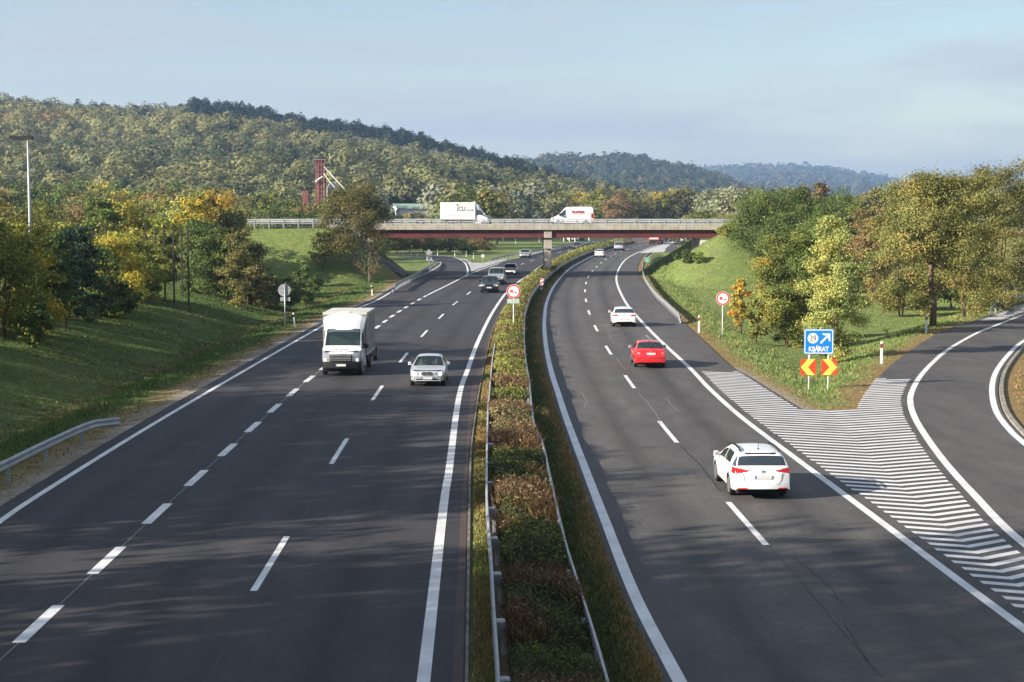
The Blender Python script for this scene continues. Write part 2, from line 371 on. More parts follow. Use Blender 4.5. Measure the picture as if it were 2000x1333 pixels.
# left carriageway
oA = off(A, -.62)[:-2]
lm = flat('left_carriageway', np.vstack([off(T, -.15), off(K, 0)[::-1]]), 0.0, M['asphalt_l']); struct(lm)
iT = np.argmin(np.linalg.norm(T-GR[0], axis=1))
slipL = np.vstack([oA, off(GL, -.5)[3:], off(GR, .4)[::-1][:-1], off(T, .2)[:iT][::-1]])
sl_ = flat('left_slip_road', slipL, -0.004, M['asphalt_l']); struct(sl_)
goreL = np.vstack([off(T, -.05)[iT:iT+14], np.array([P(990,506)[:2], P(962,510.5)[:2], P(942,514)[:2], P(924,513.8)[:2], P(914,508)[:2], P(896,503.5)[:2]]), GR[::-1][np.argmin(np.linalg.norm(GR[::-1]-np.array(P(896,506)[:2]), axis=1)):]])
gl_ = flat('left_gore', goreL, -0.008, M['asphalt_l']); struct(gl_)
# right carriageway with its exit ramp and the painted gore between
nose = np.array([P(1600,801)[:2], P(1640,801)[:2]])
wedge = np.vstack([S[::-1], nose, R1])
rr = np.vstack([off(Cc, -.28), off(D, 1.0)[::-1][:1], off(D, 3.6)[-1:], np.array([P(1352,468)[:2], P(1340,483)[:2], P(1335.5,491.8)[:2], P(1300,493)[:2]]), S[::-1], nose, R1,
                off(Fl, .25)[::-1]])
rm = flat('right_carriageway', rr, 0.0, M['asphalt_r']); struct(rm)
# the ribbon of reddish asphalt between the yellowed line and the kerb
mg = flat('reddish_margin', np.vstack([off(B, .5), off(K, -.02)[::-1]]), 0.004, M['asphalt_red'], lm)

def lane(q0, q1, mat, parent, z=.003, a0=0, a1=1e9):
    """driven strip between two line traces, with an attribute running 0..1 across it"""
    y = np.arange(max(q0[0, 1], q1[0, 1], a0), min(q0[-1, 1], q1[-1, 1], a1), 1.5); l, r = yx(q0, y), yx(q1, y); m = 13
    u = np.linspace(0, 1, m); X = l[:, None]+(r-l)[:, None]*u; V = np.stack([X, np.repeat(y[:, None], m, 1), np.full(X.shape, z)], -1).reshape(-1, 3)
    idx = np.arange(len(y)*m).reshape(len(y), m); Fc = np.stack([idx[:-1, :-1], idx[:-1, 1:], idx[1:, 1:], idx[1:, :-1]], -1).reshape(-1, 4)
    o = mk('lane', V, Fc, M[mat], parent); a = o.data.attributes.new('across', 'FLOAT', 'POINT'); a.data.foreach_set('value', np.tile(u, len(y)).astype(np.float32))
lane(T, LN, 'lane_l', lm, a1=420); lane(LN, B, 'lane_l', lm, a1=420); lane(Cc, RL, 'lane_r', rm, a1=300); lane(RL, D, 'lane_r', rm, a0=36, a1=300); lane(A, T, 'lane_l', sl_, a1=180)
# painted lines (children of the carriageways)
def solid(parent, *items, name='edge_line'):
    for q, wd in items:
        mb = MB(); ribbon_geo(mb, resamp(q, 1.2), wd, .008); mb.build(name, M['paint'], parent)
def dashes(q, dl, gap, wd, ph, s1, parent, name='lane_dash'):
    mb = MB(); s = ph
    while s < s1:
        p, t = at(q, np.linspace(s, s+dl, 4)); nrm = np.stack([t[:, 1], -t[:, 0]], 1)*wd/2
        mb.add([(a, b, .008) for a, b in p-nrm]+[(a, b, .008) for a, b in p+nrm], [(i, 4+i, 5+i, i+1) for i in range(3)]); s += dl+gap
    mb.build(name, M['paint'], parent)
solid(lm, (B, .24))
solid(sl_, (A, .2), (GL, .2), (GR, .25))
def snear(q, px, py):
    p = np.array(P(px, py)[:2]); s = np.arange(0, arcl(q)[-1], .05); return s[np.argmin(np.linalg.norm(at(q, s)[0]-p, axis=1))]
sT = snear(T, 834, 576.5)
dashes(T, 3, 3, .26, (snear(T, 30, 1256) % 6.0), sT-2, lm, 'exit_lane_dash')
aT = arcl(T); solid(lm, (at(T, np.linspace(sT, aT[-1]-1, 160))[0], .22))
dashes(LN, 6, 12, .16, snear(LN, 500, 1155) % 18, arcl(LN)[-1]-10, lm)
solid(rm, (Cc, .26), (D, .24), (E, .26), (Fl, .26))
dashes(RL, 6, 12, .17, snear(RL, 1500, 1065) % 18, arcl(RL)[-1]-10, rm)
# thin tar joint under the exit lane dashes, and the seam between the lanes
mb = MB(); ribbon_geo(mb, resamp(T, 2), .03, .005); mb.build('joint', M['crack_pale'], lm)
mb = MB(); ribbon_geo(mb, off(resamp(LN, 2), .12), .02, .005); mb.build('joint', M['crack_dark'], lm)

def stripes(name, segs, wd, ok, parent):
    """painted bars: each seg is a list of points; parts failing ok(x, y) are left out"""
    mb = MB()
    for seg in segs:
        for (a, b) in zip(seg[:-1], seg[1:]):
            a = np.array(a); b = np.array(b); n = max(2, int(np.linalg.norm(b-a)/.06)); t = np.linspace(0, 1, n)
            pts = a+(b-a)*t[:, None]; o = ok(pts[:, 0], pts[:, 1]); i = 0
            while i < n:
                if o[i]:
                    j = i
                    while j+1 < n and o[j+1]: j += 1
                    if j > i+3:
                        p, q = pts[i], pts[j]
                        mb.add([(p[0], p[1]-wd/2, .008), (q[0], q[1]-wd/2, .008), (q[0], q[1]+wd/2, .008), (p[0], p[1]+wd/2, .008)], [(0, 1, 2, 3)])
                    i = j+1
                else: i += 1
    return mb.build(name, M['paint'], parent)
goreR = np.vstack([off(D, .32)[:], off(E, -.32)[::-1]])
wl = np.vstack([off(S, -.12)[::-1], nose-[0, .15], off(R1, -.12)])
def okR(x, y):
    return (x > yx(D[:int(len(D)*.62)], y)+.42) & (y < 84) & inpoly(x, y, np.vstack([D[:110], E[:100][::-1]])) & (pdist(x, y, E) > .36) & ~inpoly(x, y, wl) & ~((x > 14) & (y > 80.5))
segs = []
for k in range(90):
    yv = 26+k*.70; xv = float(np.interp(yv, [26, 36.6, 40.4, 51.7, 61.6, 90], [10.9, 11.25, 11.3, 11.9, 12.65, 15.2]))
    sr = float(np.interp(yv, [26, 38, 50, 62, 80], [.8, .75, .45, .42, .3]))
    segs.append([(xv-9, yv+9*.41), (xv, yv), (xv+9, yv+9*sr)])
stripes('gore_hatching', segs, .31, okR, rm)
farR = np.array([P(*p)[:2] for p in [(1247,495),(1298,493),(1301,485),(1310,478),(1329,468.6),(1345,464)]])
polyFar = np.vstack([farR, D[::-1][:int(len(D)*.25)]])
stripes('gore_hatching', [[(10, y), (90, y)] for y in np.arange(300, 480, 1.3)], .95, lambda x, y: inpoly(x, y, polyFar) & (pdist(x, y, D) > .5), rm)
stripes('gore_hatching', [[(15, y), (60, y+9)] for y in np.arange(112, 180, 1.1)], .8, lambda x, y: inpoly(x, y, np.vstack([R1, E[::-1]])) & (y > 123.5) & (pdist(x, y, E) > .5) & (pdist(x, y, R1) > .3), rm)
stripes('gore_hatching', [[(-30, y), (20, y)] for y in np.arange(205, 320, 1.0)], .62, lambda x, y: inpoly(x, y, goreL) & (pdist(x, y, T) > .5) & (pdist(x, y, GR) > .4), gl_)
polyLW = np.vstack([off(T, -.3)[-70:], np.array([P(1210,464)[:2], P(1160,467.5)[:2], P(1142,471)[:2]])])
slipF = flat('far_slip_road', np.array([P(1300,493)[:2], P(1340,492)[:2], P(1352,484)[:2], P(1362,472)[:2], P(1375,464)[:2], P(1350,463.5)[:2], P(1300,484)[:2]]), -.006, M['asphalt_l']); struct(slipF)

# pale squiggles (dusty cracks) and dark tar cracks on the older asphalt
def crack(pts, wd, mat, amp=.06):
    q = TR(pts, n=6); a = arcl(q)[-1]; m = max(4, int(a/.18)); p, t = at(q, np.linspace(0, a, m))
    p = p+np.cumsum(rng.normal(0, amp*.5, (m, 2)), 0)*.35+rng.normal(0, amp*.3, (m, 2))
    mb = MB(); ribbon_geo(mb, p, wd, .011); mb.build('crack', M[mat], rm)
for pts in ([(1300,778),(1310,788),(1322,797),(1331,804)], [(1136,765),(1141,775),(1147,784),(1143,795)], [(1090,640),(1092,650),(1088,662)], [(1228,966),(1300,967),(1420,971)],
            [(1250,1044),(1400,1046),(1560,1049),(1740,1052)], [(1182,640),(1190,655),(1198,672)], [(1205,700),(1212,712),(1222,722)]):
    crack(pts, .028, 'crack_pale', .05)
crack([(1246,768),(1262,785),(1285,815),(1290,829)], .03, 'crack_pale', .02); crack([(1329,871),(1352,895),(1385,935),(1405,960)], .04, 'crack_dark', .03)
crack([(1552,1090),(1590,1120),(1622,1150),(1650,1180)], .035, 'crack_dark', .06); crack([(1650,1210),(1670,1250),(1700,1290)], .03, 'crack_dark', .06)
crack([(1500,1065),(1600,1180),(1720,1320)], .02, 'crack_dark', .02)
mb = MB(); ribbon_geo(mb, TR([(1262,655),(1275,668),(1288,680)]), .16, .0085); mb.build('worn_line', M['crack_pale'], rm)

# kerb along the median (left carriageway side) and around the dry island on the right
def kerb(q, wd, h0, h1, mat, name, parent):
    q = resamp(q, 1.5); a, b = off(q, -wd/2), off(q, wd/2); n = len(q)
    V = [(x, y, h0) for x, y in a]+[(x, y, h1) for x, y in off(q, -wd/2+.02)]+[(x, y, h1) for x, y in off(q, wd/2-.02)]+[(x, y, h0) for x, y in b]
    Fc = []
    for i in range(n-1):
        for k in range(3): Fc.append((k*n+i, (k+1)*n+i, (k+1)*n+i+1, k*n+i+1))
    return mk(name, V, Fc, mat, parent)
struct(kerb(off(K, .05), .10, -.1, .06, plain('stained kerb', (.16, .145, .13), .9, vary=.5, vscale=2), 'median_kerb', None))
struct(kerb(off(Fl, .42), .22, -.1, .05, plain('dirty kerb', (.24, .22, .19), .9, vary=.4, vscale=2), 'island_kerb', None))

# ---------------------------------------------------------------- terrain
YB0, YB1 = 205.0, 216.0          # the crossing road
def sstep(a, b, x): t = np.clip((x-a)/(b-a), 0, 1); return t*t*(3-2*t)
CREST = [(-400,215),(-200,200),(0,192),(100,206),(200,212),(300,220),(390,200),(500,214),(600,234),(700,246),(800,262),(900,284),(1000,308),(1060,324),(1150,352),(1300,385),(1450,410),(2600,425)]
CREST2 = [(-400,400),(700,360),(900,330),(1000,318),(1080,310),(1160,312),(1235,308),(1300,322),(1380,340),(1450,368),(1520,385),(1650,402),(2600,415)]
CREST3 = [(-400,420),(900,390),(1200,350),(1400,336),(1500,332),(1600,336),(1700,352),(1780,372),(1850,388),(2000,402),(2600,412)]
def prof(tab, u): return (411-np.interp(1000+u*F, [a for a, b in tab], [b for a, b in tab]))/F
def ground_h(x, y):
    x = np.asarray(x, float); y = np.asarray(y, float)
    u = x/np.maximum(y, 1)
    xa = yx(A[:60], np.minimum(y, 175.)); d = xa-x                       # metres left of the left edge line
    w1 = 1-sstep(150, 172, y)
    z = np.where(d > .9, np.interp(d, [.9, 3, 5.8, 7.2, 12, 15.5, 19, 200], [0, -.1, -.62, -.45, .9, 1.6, 1.75, 1.6]), 0)*w1
    z = z + (-.35*sstep(2, 6, d)*(1-w1))*(1-sstep(205, 225, y))
    dn = np.sin(x*.55)*np.cos(y*.31)*.07+np.sin(x*.23+1.3)*np.sin(y*.17)*.12
    z = z+dn*np.where((d > 3), 1, 0)
    # shallow hollow in the grass wedge on the right
    ins = inpoly(x, y, wedge) if x.size else False
    wd = np.where(ins, np.minimum(pdist(x, y, S), pdist(x, y, R1)), 0)
    z = z+np.where(ins, -.75*sstep(.8, 6, wd)+.0*wd, 0)
    # embankments of the crossing road
    for sgn, xe in ((-1, -21.6), (1, 26.6)):
        dx = np.maximum(0, (xe-x) if sgn > 0 else (x-xe)); dy = np.maximum(0, np.maximum(YB0-.9-y, y-YB1-.9))
        dd = np.sqrt((dx*(1.55 if sgn < 0 else 1.3))**2+dy**2)
        top = 6.15-(.010*np.clip(-x-20, 0, 60) if sgn < 0 else 0)
        e = top-dd/(2.0 if sgn < 0 else 2.1)
        e = np.where((dx > 0) & (dy < .7), np.minimum(e, (4.2-dx*.58) if sgn < 0 else (4.6-dx*.67)), e)
        z = np.maximum(z, e)
    # hills
    r = np.maximum(y, 1); hh = np.zeros_like(z)
    s0 = 430+150*sstep(-.03, .04, u)*(1-sstep(.16, .24, u)); t1 = np.clip((y-s0)/(1150-s0), 0, 1.6)
    h1 = (prof(CREST, u)*1150+H-9)*np.where(t1 < 1, t1**1.05, np.maximum(0, 1-(t1-1)*1.3))
    h1 = h1+(np.sin(x*.012+1)*np.cos(y*.009)*5+np.sin(x*.03+y*.021)*2.2)*np.clip(t1, 0, 1)*np.clip(1.15-t1, 0, 1)*2
    t2 = np.clip((y-1300)/(2500-1300), 0, 1.5)
    h2 = (prof(CREST2, u)*2500+H-8)*np.where(t2 < 1, t2**1.1, np.maximum(0, 1-(t2-1)*1.2))
    h2 = h2+np.sin(x*.006+2)*np.cos(y*.005)*7*np.clip(t2, 0, 1)*np.clip(1-t2, 0, 1)*4
    t3 = np.clip((y-3200)/(6000-3200), 0, 1.4)
    h3 = (prof(CREST3, u)*6000+H-4)*np.where(t3 < 1, t3, np.maximum(0, 1-(t3-1)*1.2))
    return z+np.maximum(0, np.maximum(np.maximum(h1, h2), h3))
def terrain(name, X, Y, zo=0.0, u_mode=False):
    if u_mode: yy, uu = np.meshgrid(Y, X, indexing='ij'); xx = uu*yy
    else: yy, xx = np.meshgrid(Y, X, indexing='ij')
    z = ground_h(xx.ravel(), yy.ravel()).reshape(xx.shape)+zo
    ny, nx = xx.shape; idx = np.arange(nx*ny).reshape(ny, nx)
    Fc = np.stack([idx[:-1, :-1], idx[:-1, 1:], idx[1:, 1:], idx[1:, :-1]], -1).reshape(-1, 4)
    o = mk(name, np.stack([xx, yy, z], -1).reshape(-1, 3), Fc, M['ground'], smooth=True)
    x, y = xx.ravel(), yy.ravel(); m = np.zeros((len(x), 4), np.float32); m[:, 3] = 1
    if not u_mode:
        xa = yx(A[:60], np.minimum(y, 230.)); d = xa-x
        jit = np.sin(y*1.7)*.25+np.sin(y*.61+2)*.3+rng.normal(0, .18, len(x))
        m[:, 0] = np.where((d > 0) & (y < 215), 1-sstep(1.9, 3.4, d+jit), 0)
        m[:, 1] = np.where((d > .3) & (y < 190), (1-sstep(1.0, 1.8, d+jit))*np.clip(.75+jit, 0, 1), 0)
        dit = np.exp(-((d-5.9)/.8)**2)*(y < 160); m[:, 0] = np.maximum(m[:, 0], dit*np.clip(.4+jit, 0, .75))
        dS = np.minimum(pdist(x, y, S), pdist(x, y, R1[:40])); dn = pdist(x, y, np.vstack([S[:1], nose, R1[:1]]))
        m[:, 0] = np.maximum(m[:, 0], np.where(x > 5, 1-sstep(.5, 1.7, dS+jit), 0))
        m[:, 0] = np.maximum(m[:, 0], 1-sstep(.8, 2.6, dn+jit)); m[:, 1] = np.maximum(m[:, 1], .7*np.exp(-(pdist(x, y, S[:25])/.5)**2))
        inner = (pdist(x, y, off(Fl, 5)) < 4.6) & (x > yx(Fl[20:60], np.clip(y, 62, 100))) & (y > 40) & (y < 110)
        m[:, 0] = np.maximum(m[:, 0], inner*1.0)
        m[:, 2] = np.where((d > 2.5) & (y < 165), .42, 0)  # no wood here: the bank's shade is put into its ground colour
    else:
        m[:, 2] = sstep(440, 500, y)
    a = o.data.attributes.new('mask', 'FLOAT_COLOR', 'POINT'); a.data.foreach_set('color', m.ravel())
    return struct(o)
Xn = np.unique(np.concatenate([np.arange(-170, -34, 3.), np.arange(-34, -12, .45), np.arange(-12, 9, 1.), np.arange(9, 46, .5), np.arange(46, 171, 2.5)]))
terrain('ground', Xn, np.arange(-40, 332, .75), -.05)
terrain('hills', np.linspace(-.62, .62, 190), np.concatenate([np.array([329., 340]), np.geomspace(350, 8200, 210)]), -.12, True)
mb = MB(); mb.box(-2500, 2500, -1500, 9500, -6, -3.2)
struct(mb.build('valley_floor', M['ground']))
# the dry island inside the ramp
isl = np.vstack([off(Fl, .85)[::-1], np.array([[60, 60]])])
# soil of the median
med = struct(flat('median_soil', np.vstack([off(K, .16), off(Cc, -.3)[::-1]]), .03, plain('median soil', (.085, .062, .036), .95, vary=.4, vscale=2.5)))
# ---------------------------------------------------------------- leaves, trees
def gz(x, y): return float(ground_h(np.array([x]), np.array([y]))[0])-.05
def quads(cen, size, nrm, asp=.55):
    """rhombic leaf faces at cen, facing roughly nrm (unit), random roll"""
    n = len(cen); nrm = nrm/np.maximum(np.linalg.norm(nrm, axis=1), 1e-6)[:, None]
    a = rng.normal(size=(n, 3)); a -= (a*nrm).sum(1)[:, None]*nrm; a /= np.maximum(np.linalg.norm(a, axis=1), 1e-6)[:, None]
    b = np.cross(nrm, a); s = np.asarray(size).reshape(-1, 1)
    V = np.stack([cen-a*s, cen-b*s*asp, cen+a*s, cen+b*s*asp], 1).reshape(-1, 3)
    return V, np.arange(n*4, dtype=np.int32).reshape(n, 4)
PAL = {   # clump colours of the foliage (leaf albedo)
 'yellow': [(.32, .27, .040), (.22, .21, .040), (.14, .16, .035), (.36, .27, .04)],
 'yellowgreen': [(.17, .18, .035), (.12, .14, .030), (.20, .19, .045), (.09, .11, .025)],
 'green': [(.055, .085, .022), (.075, .105, .028), (.045, .070, .020), (.11, .13, .035)],
 'brightgreen': [(.11, .15, .030), (.08, .12, .028), (.14, .17, .04), (.06, .095, .025)],
 'olive': [(.105, .105, .036), (.13, .12, .045), (.08, .085, .03), (.15, .13, .04)],
 'locust': [(.135, .14, .042), (.17, .165, .05), (.095, .11, .035), (.21, .17, .055)],
 'orange': [(.36, .25, .045), (.40, .21, .04), (.28, .22, .045), (.17, .17, .04)],
 'rust': [(.18, .115, .05), (.14, .10, .045), (.10, .085, .035), (.22, .14, .06)],
 'pine': [(.028, .052, .026), (.040, .068, .032), (.022, .042, .024), (.055, .08, .04)],
 'pale': [(.19, .20, .13), (.15, .17, .10), (.23, .23, .16), (.11, .13, .07)],
 'poplar': [(.27, .28, .09), (.21, .24, .08), (.32, .30, .09), (.15, .18, .06)],
 'mixed': [(.22, .20, .045), (.09, .12, .03), (.28, .18, .04), (.075, .105, .028), (.12, .14, .04), (.06, .09, .025), (.11, .13, .035)],
}
def tree_mesh(seed, ht, cr, base, pal, nleaf, ls, shape='round', stems=1, trunk_r=.14, lean=.0, gaps=.5, bark='bark', ncl=None, twigs=0, gain=1.6):
    """builds trunk with limbs and a crown of leaf clumps; returns (trunk object, crown object)"""
    rg = np.random.default_rng(seed); mb = MB()
    n = int((ncl or int(26+cr*9))*1.9)
    cl = []
    while len(cl) < n:
        v = rg.uniform(-1, 1, 3)
        if shape == 'round':
            r = np.linalg.norm(v)
            if r > 1 or r < .35: continue
            p = np.array([v[0]*cr, v[1]*cr, base+(ht-base)*(.5+.5*v[2])])
        elif shape == 'cone':
            t = rg.uniform(0, 1); rr = cr*(1-t)**.8*rg.uniform(.35, 1); an = rg.uniform(0, 6.283)
            p = np.array([math.cos(an)*rr, math.sin(an)*rr, base+(ht-base)*t])
        elif shape == 'column':
            t = rg.uniform(0, 1); rr = cr*(math.sin(math.pi*min(1, t*.85+.14))**.7)*rg.uniform(.2, 1); an = rg.uniform(0, 6.283)
            p = np.array([math.cos(an)*rr, math.sin(an)*rr, base+(ht-base)*t])
        else:   # spreading: layered, wider near the top
            t = rg.uniform(0, 1)**.8; rr = cr*(.45+.55*math.sin(math.pi*min(1, .25+t*.68)))*math.sqrt(rg.uniform(.05, 1)); an = rg.uniform(0, 6.283)
            p = np.array([math.cos(an)*rr, math.sin(an)*rr, base+(ht-base)*(t*.95)+.25*math.sin(an*3+seed)])
        cl.append(p)
    cl = np.array(cl)
    # crown outline is uneven: push some clumps out, pull some in
    cl[:, :2] *= (1+rg.normal(0, .12, len(cl)))[:, None]; cl[:, 2] += rg.normal(0, .04*ht, len(cl))
    cl[:, 2] = np.clip(cl[:, 2], base*.85, ht)
    # trunks and limbs
    tops = []
    for s in range(stems):
        an = rg.uniform(0, 6.283); sp = (.0 if stems == 1 else .16*cr)
        dx, dy = math.cos(an)*sp, math.sin(an)*sp
        tt = [(dx*.3, dy*.3, -.35)]
        top = base+(ht-base)*(.82 if shape != 'round' else .6)
        for k in range(1, 7):
            t = k/6; tt.append((dx*(.3+2.2*t)+rg.normal(0, .04*cr)+lean*t*t*ht*.3, dy*(.3+2.2*t)+rg.normal(0, .04*cr), top*t))
        mb.tube(tt, [trunk_r*(1.25 if k == 0 else 1-.13*k) for k in range(7)], 7); tops.append(np.array(tt))
    for p in cl[rg.permutation(len(cl))[:int(min(len(cl), 20 if nleaf > 1500 else 6))]]:
        tk = tops[rg.integers(len(tops))]; zz = min(max(p[2]-.28*np.linalg.norm(p[:2])-.4, base*.5), tk[-1][2])
        i = np.interp(zz, tk[:, 2], np.arange(len(tk))); a = tk[int(i)]*(1-i % 1)+tk[min(int(i)+1, 6)]*(i % 1)
        m1 = a*.5+p*.5+np.array([0, 0, -.05*ht]); mb.tube([a, m1, p], [trunk_r*.38, trunk_r*.24, trunk_r*.08], 5)
    for k in range(twigs):      # bare twigs standing out of the crown
        p = cl[rg.integers(len(cl))]; d = rg.normal(0, .5, 3); d[2] = abs(d[2])+.6; d *= .13*ht
        mb.tube([p-d*.3, p+d*.4+rg.normal(0, .05, 3), p+d], [.022, .016, .006], 4)
    # leaves in the clumps
    sig = cr*.125*(1+.25*rg.normal(size=len(cl)).clip(-1.5, 1.5)) if shape != 'cone' else np.full(len(cl), cr*.13)
    w8 = sig**2/np.sum(sig**2); k = rg.choice(len(cl), nleaf, p=w8)
    d = rg.normal(size=(nleaf, 3))*1.05
    flat_ = .62 if shape != 'cone' else .35
    c = cl[k]+d*sig[k][:, None]*np.array([1, 1, flat_])
    out = c-np.array([0, 0, base+(ht-base)*.45]); out /= np.linalg.norm(out, axis=1)[:, None]+1e-6
    nr = out*.5+d*.18+rg.normal(0, .65, (nleaf, 3))+np.array([0, 0, .35])
    V, Fc = quads(c, ls*rg.uniform(.6, 1.3, nleaf), nr)
    pc = np.array(PAL[pal])*gain; cc = rg.integers(0, len(pc), len(cl)); hi = (cl[:, 2]-base)/(ht-base+1e-6)
    col = pc[cc][k]*.72+pc[rg.integers(0, len(pc), nleaf)]*.28
    col = col*(rg.uniform(.72, 1.30, nleaf))[:, None]*(rg.uniform(.82, 1.15, len(cl)))[k][:, None]
    tr = mk('trunk', mb.v, mb.f, M[bark], smooth=True); crn = mk('crown', V, Fc, M['leaf'], col=col)
    return tr, crn
def plant(name, trk, crn, x, y, label, cat='tree', group=None, rz=None, sc=1.0, z=None, first=True):
    """a tree (or bush) as an Empty at its foot with trunk and crown; the first use takes the built parts, later ones copies"""
    e = empty(name, (x, y, gz(x, y) if z is None else z), R.uniform(0, 6.28) if rz is None else rz, label, cat, group)
    e.scale = (sc, sc, sc) if not hasattr(sc, '__len__') else sc
    for o in (trk, crn):
        if o.parent is None and first: o.parent = e
        else:
            c = o.copy(); C.objects.link(c); c.parent = e
    return e
def tree_at(px, pyb, pyt, h0, kind_args, label, name='tree', group=None, cat='tree', tk=None, dist=None, **kw):
    """single tree standing where the photo shows its foot: h0 = ground level there, height from the picture"""
    if dist is None: x, y, _ = P(px, pyb, h0)
    else: y = dist; x = (px-1000)/F*y
    z0 = gz(x, y); top = H+(411-pyt)/F*y; ht = max(1.0, top-z0)
    a = dict(kind_args); cr = a.pop('cw')/F*y/2
    tr, c = tree_mesh(a.pop('seed'), ht, cr, ht*a.pop('b'), **a)
    return plant(name, tr, c, x, y, label, cat, group, rz=0)

def grass(name, pts, hgt, wid, col, parent=None, bend=.35, nb=3):
    """tufts of nb blades at pts (xyz)"""
    hgt = np.broadcast_to(hgt, (len(pts),)); wid = np.broadcast_to(wid, (len(pts),))
    n = len(pts)*nb; base = np.repeat(pts, nb, 0)+np.concatenate([rng.normal(0, .035, (n, 2)), np.zeros((n, 1))], 1)
    hh = np.repeat(hgt, nb)*rng.uniform(.55, 1.15, n); ww = np.repeat(wid, nb)*rng.uniform(.7, 1.3, n)
    an = rng.uniform(0, 6.283, n); dx = np.stack([np.cos(an), np.sin(an), np.zeros(n)], 1)
    ln = rng.normal(0, bend, (n, 2)); tip = base+np.stack([ln[:, 0]*hh, ln[:, 1]*hh, hh], 1)
    V = np.stack([base-dx*ww[:, None]/2, base+dx*ww[:, None]/2, tip], 1).reshape(-1, 3)
    c = np.repeat(col, nb, 0)*rng.uniform(.7, 1.3, n)[:, None]
    o = mk(name, V, np.arange(n*3, dtype=np.int32).reshape(n, 3), M['blade'], parent, col=c)
    return o
GC = np.array([(.15, .22, .062), (.19, .26, .075), (.24, .29, .095), (.11, .17, .05), (.29, .28, .11)])
DC = np.array([(.30, .20, .085), (.38, .24, .10), (.22, .16, .07), (.16, .15, .05)])
def scat(n, x0, x1, y0, y1, bias=1.6):
    """random points thinning out with distance"""
    u = rng.random(n); y = y0*(y1/y0)**(u**(1/bias)) if bias != 1 else y0+(y1-y0)*u
    return rng.uniform(x0, x1, n), y
def tufts(name, x, y, hgt, wid, dryness, label, tone=1.0):
    z = ground_h(x, y)-.06
    nse = np.sin(x*.9+np.sin(y*.7)*2)*.5+np.sin(y*.35+x*.2)*.5+rng.normal(0, .35, len(x))
    gi = np.clip(((nse+1.4)/2.8*5).astype(int), 0, 4); c = GC[gi]*tone; dm = rng.random(len(x)) < dryness
    c = np.where(dm[:, None], DC[rng.integers(0, 4, len(x))], c)
    o = grass(name, np.stack([x, y, z], 1), hgt*rng.uniform(.6, 1.4, len(x))*(1+.35*np.clip(nse, -1, 1)), wid, c)
    return tag(o, label, 'grass', kind='stuff')
# left verge, ditch and bank
n = 130000; x, y = scat(n, -33, -14.4, 38, 190, 1.0)
xa = yx(A[:60], np.minimum(y, 190)); x = xa-.95-rng.uniform(0, 1, n)**1.0*18.5; d = xa-x
k = (rng.random(n) < np.clip((d-.8)/2.5, .06, 1)) ; x, y, d = x[k], y[k], d[k]
lng = np.exp(-((d-4.3)/1.1)**2)
tufts('bank_grass', x, y, (.06+.18*lng)*(.8+y/260), .022+y*.0003, np.clip(.75-d*.25, .04, .7)+.35*np.exp(-((d-6)/.7)**2), 'green grass on the ditch and bank left of the motorway', tone=np.array([.55, .68, .62]))  # tone darkens the blades: shade on the bank put into their colour
# wedge between the exit and the motorway, and the meadow behind it
n = 190000; x, y = scat(n, 5, 62, 67, 205, 1.0)
k = (inpoly(x, y, wedge) | ((y > 150) & (x > 24))) & (pdist(x, y, S) > .25) & (pdist(x, y, R1) > .25); x, y = x[k], y[k]
dS = np.minimum(pdist(x, y, S), pdist(x, y, R1)); lng = np.exp(-((dS-2.6)/1.3)**2)
tufts('meadow_grass', x, y, (.035+.13*lng)*(.8+y/260), .022+y*.0003, np.clip(.85-dS*.5, .03, .8), 'bright green grass in the wedge between the exit and the motorway')
# dry island inside the ramp
n = 24000; x, y = scat(n, 18, 40, 52, 100, 1.0)
xi = yx(Fl[:75], y); k = (x > xi+.95) & (pdist(x, y, Fl) > 1.0) & (x < .3125*y+3); x, y = x[k], y[k]
tufts('dry_grass', x, y, .09, .06, np.full(len(x), .93), 'dry orange brown grass inside the curve of the ramp')
# slopes of the embankments
n = 60000; x = np.concatenate([rng.uniform(-52, -16, n//2), rng.uniform(21, 48, n//2)]); y = rng.uniform(176, 205, n)
tufts('slope_grass', x, y, .07, .05, np.full(n, .10), 'grass on the slopes of the overpass embankments')
# median strips
def strip(q0, q1, n, y0, y1, hgt, dry, name, label, cols=None, zz=.04):
    y = y0*(y1/y0)**(rng.random(n)); a = yx(q0, y); b = yx(q1, y); t = rng.random(n); x = a+(b-a)*t
    c = GC[rng.integers(0, 4, n)] if cols is None else cols[rng.integers(0, len(cols), n)]
    dm = rng.random(n) < dry(t, y); c = np.where(dm[:, None], DC[rng.integers(0, 4, n)], c)
    o = grass(name, np.stack([x, y, np.full(n, zz)], 1), np.full(n, hgt)*(1+y/150)*rng.uniform(.5, 1.3, n), .025+y*.0007, c)
    return tag(o, label, 'grass', kind='stuff')
strip(off(K, .25), off(HL, -.05), 15000, 26, 130, .09, lambda t, y: .55+.3*np.sin(y*.45)+np.where(y > 50, .3, 0), 'verge_grass', 'orange and green grass between the kerb and the median barrier')
strip(off(HR, .1), off(Cc, -.35), 34000, 26, 240, .10, lambda t, y: np.clip(.25+(t-.55)*2.0+.25*np.sin(y*.5), 0, .9), 'verge_grass', 'dark green grass strip right of the median barrier',
      cols=np.array([(.09, .12, .038), (.12, .15, .048), (.15, .16, .065), (.08, .10, .035)]))
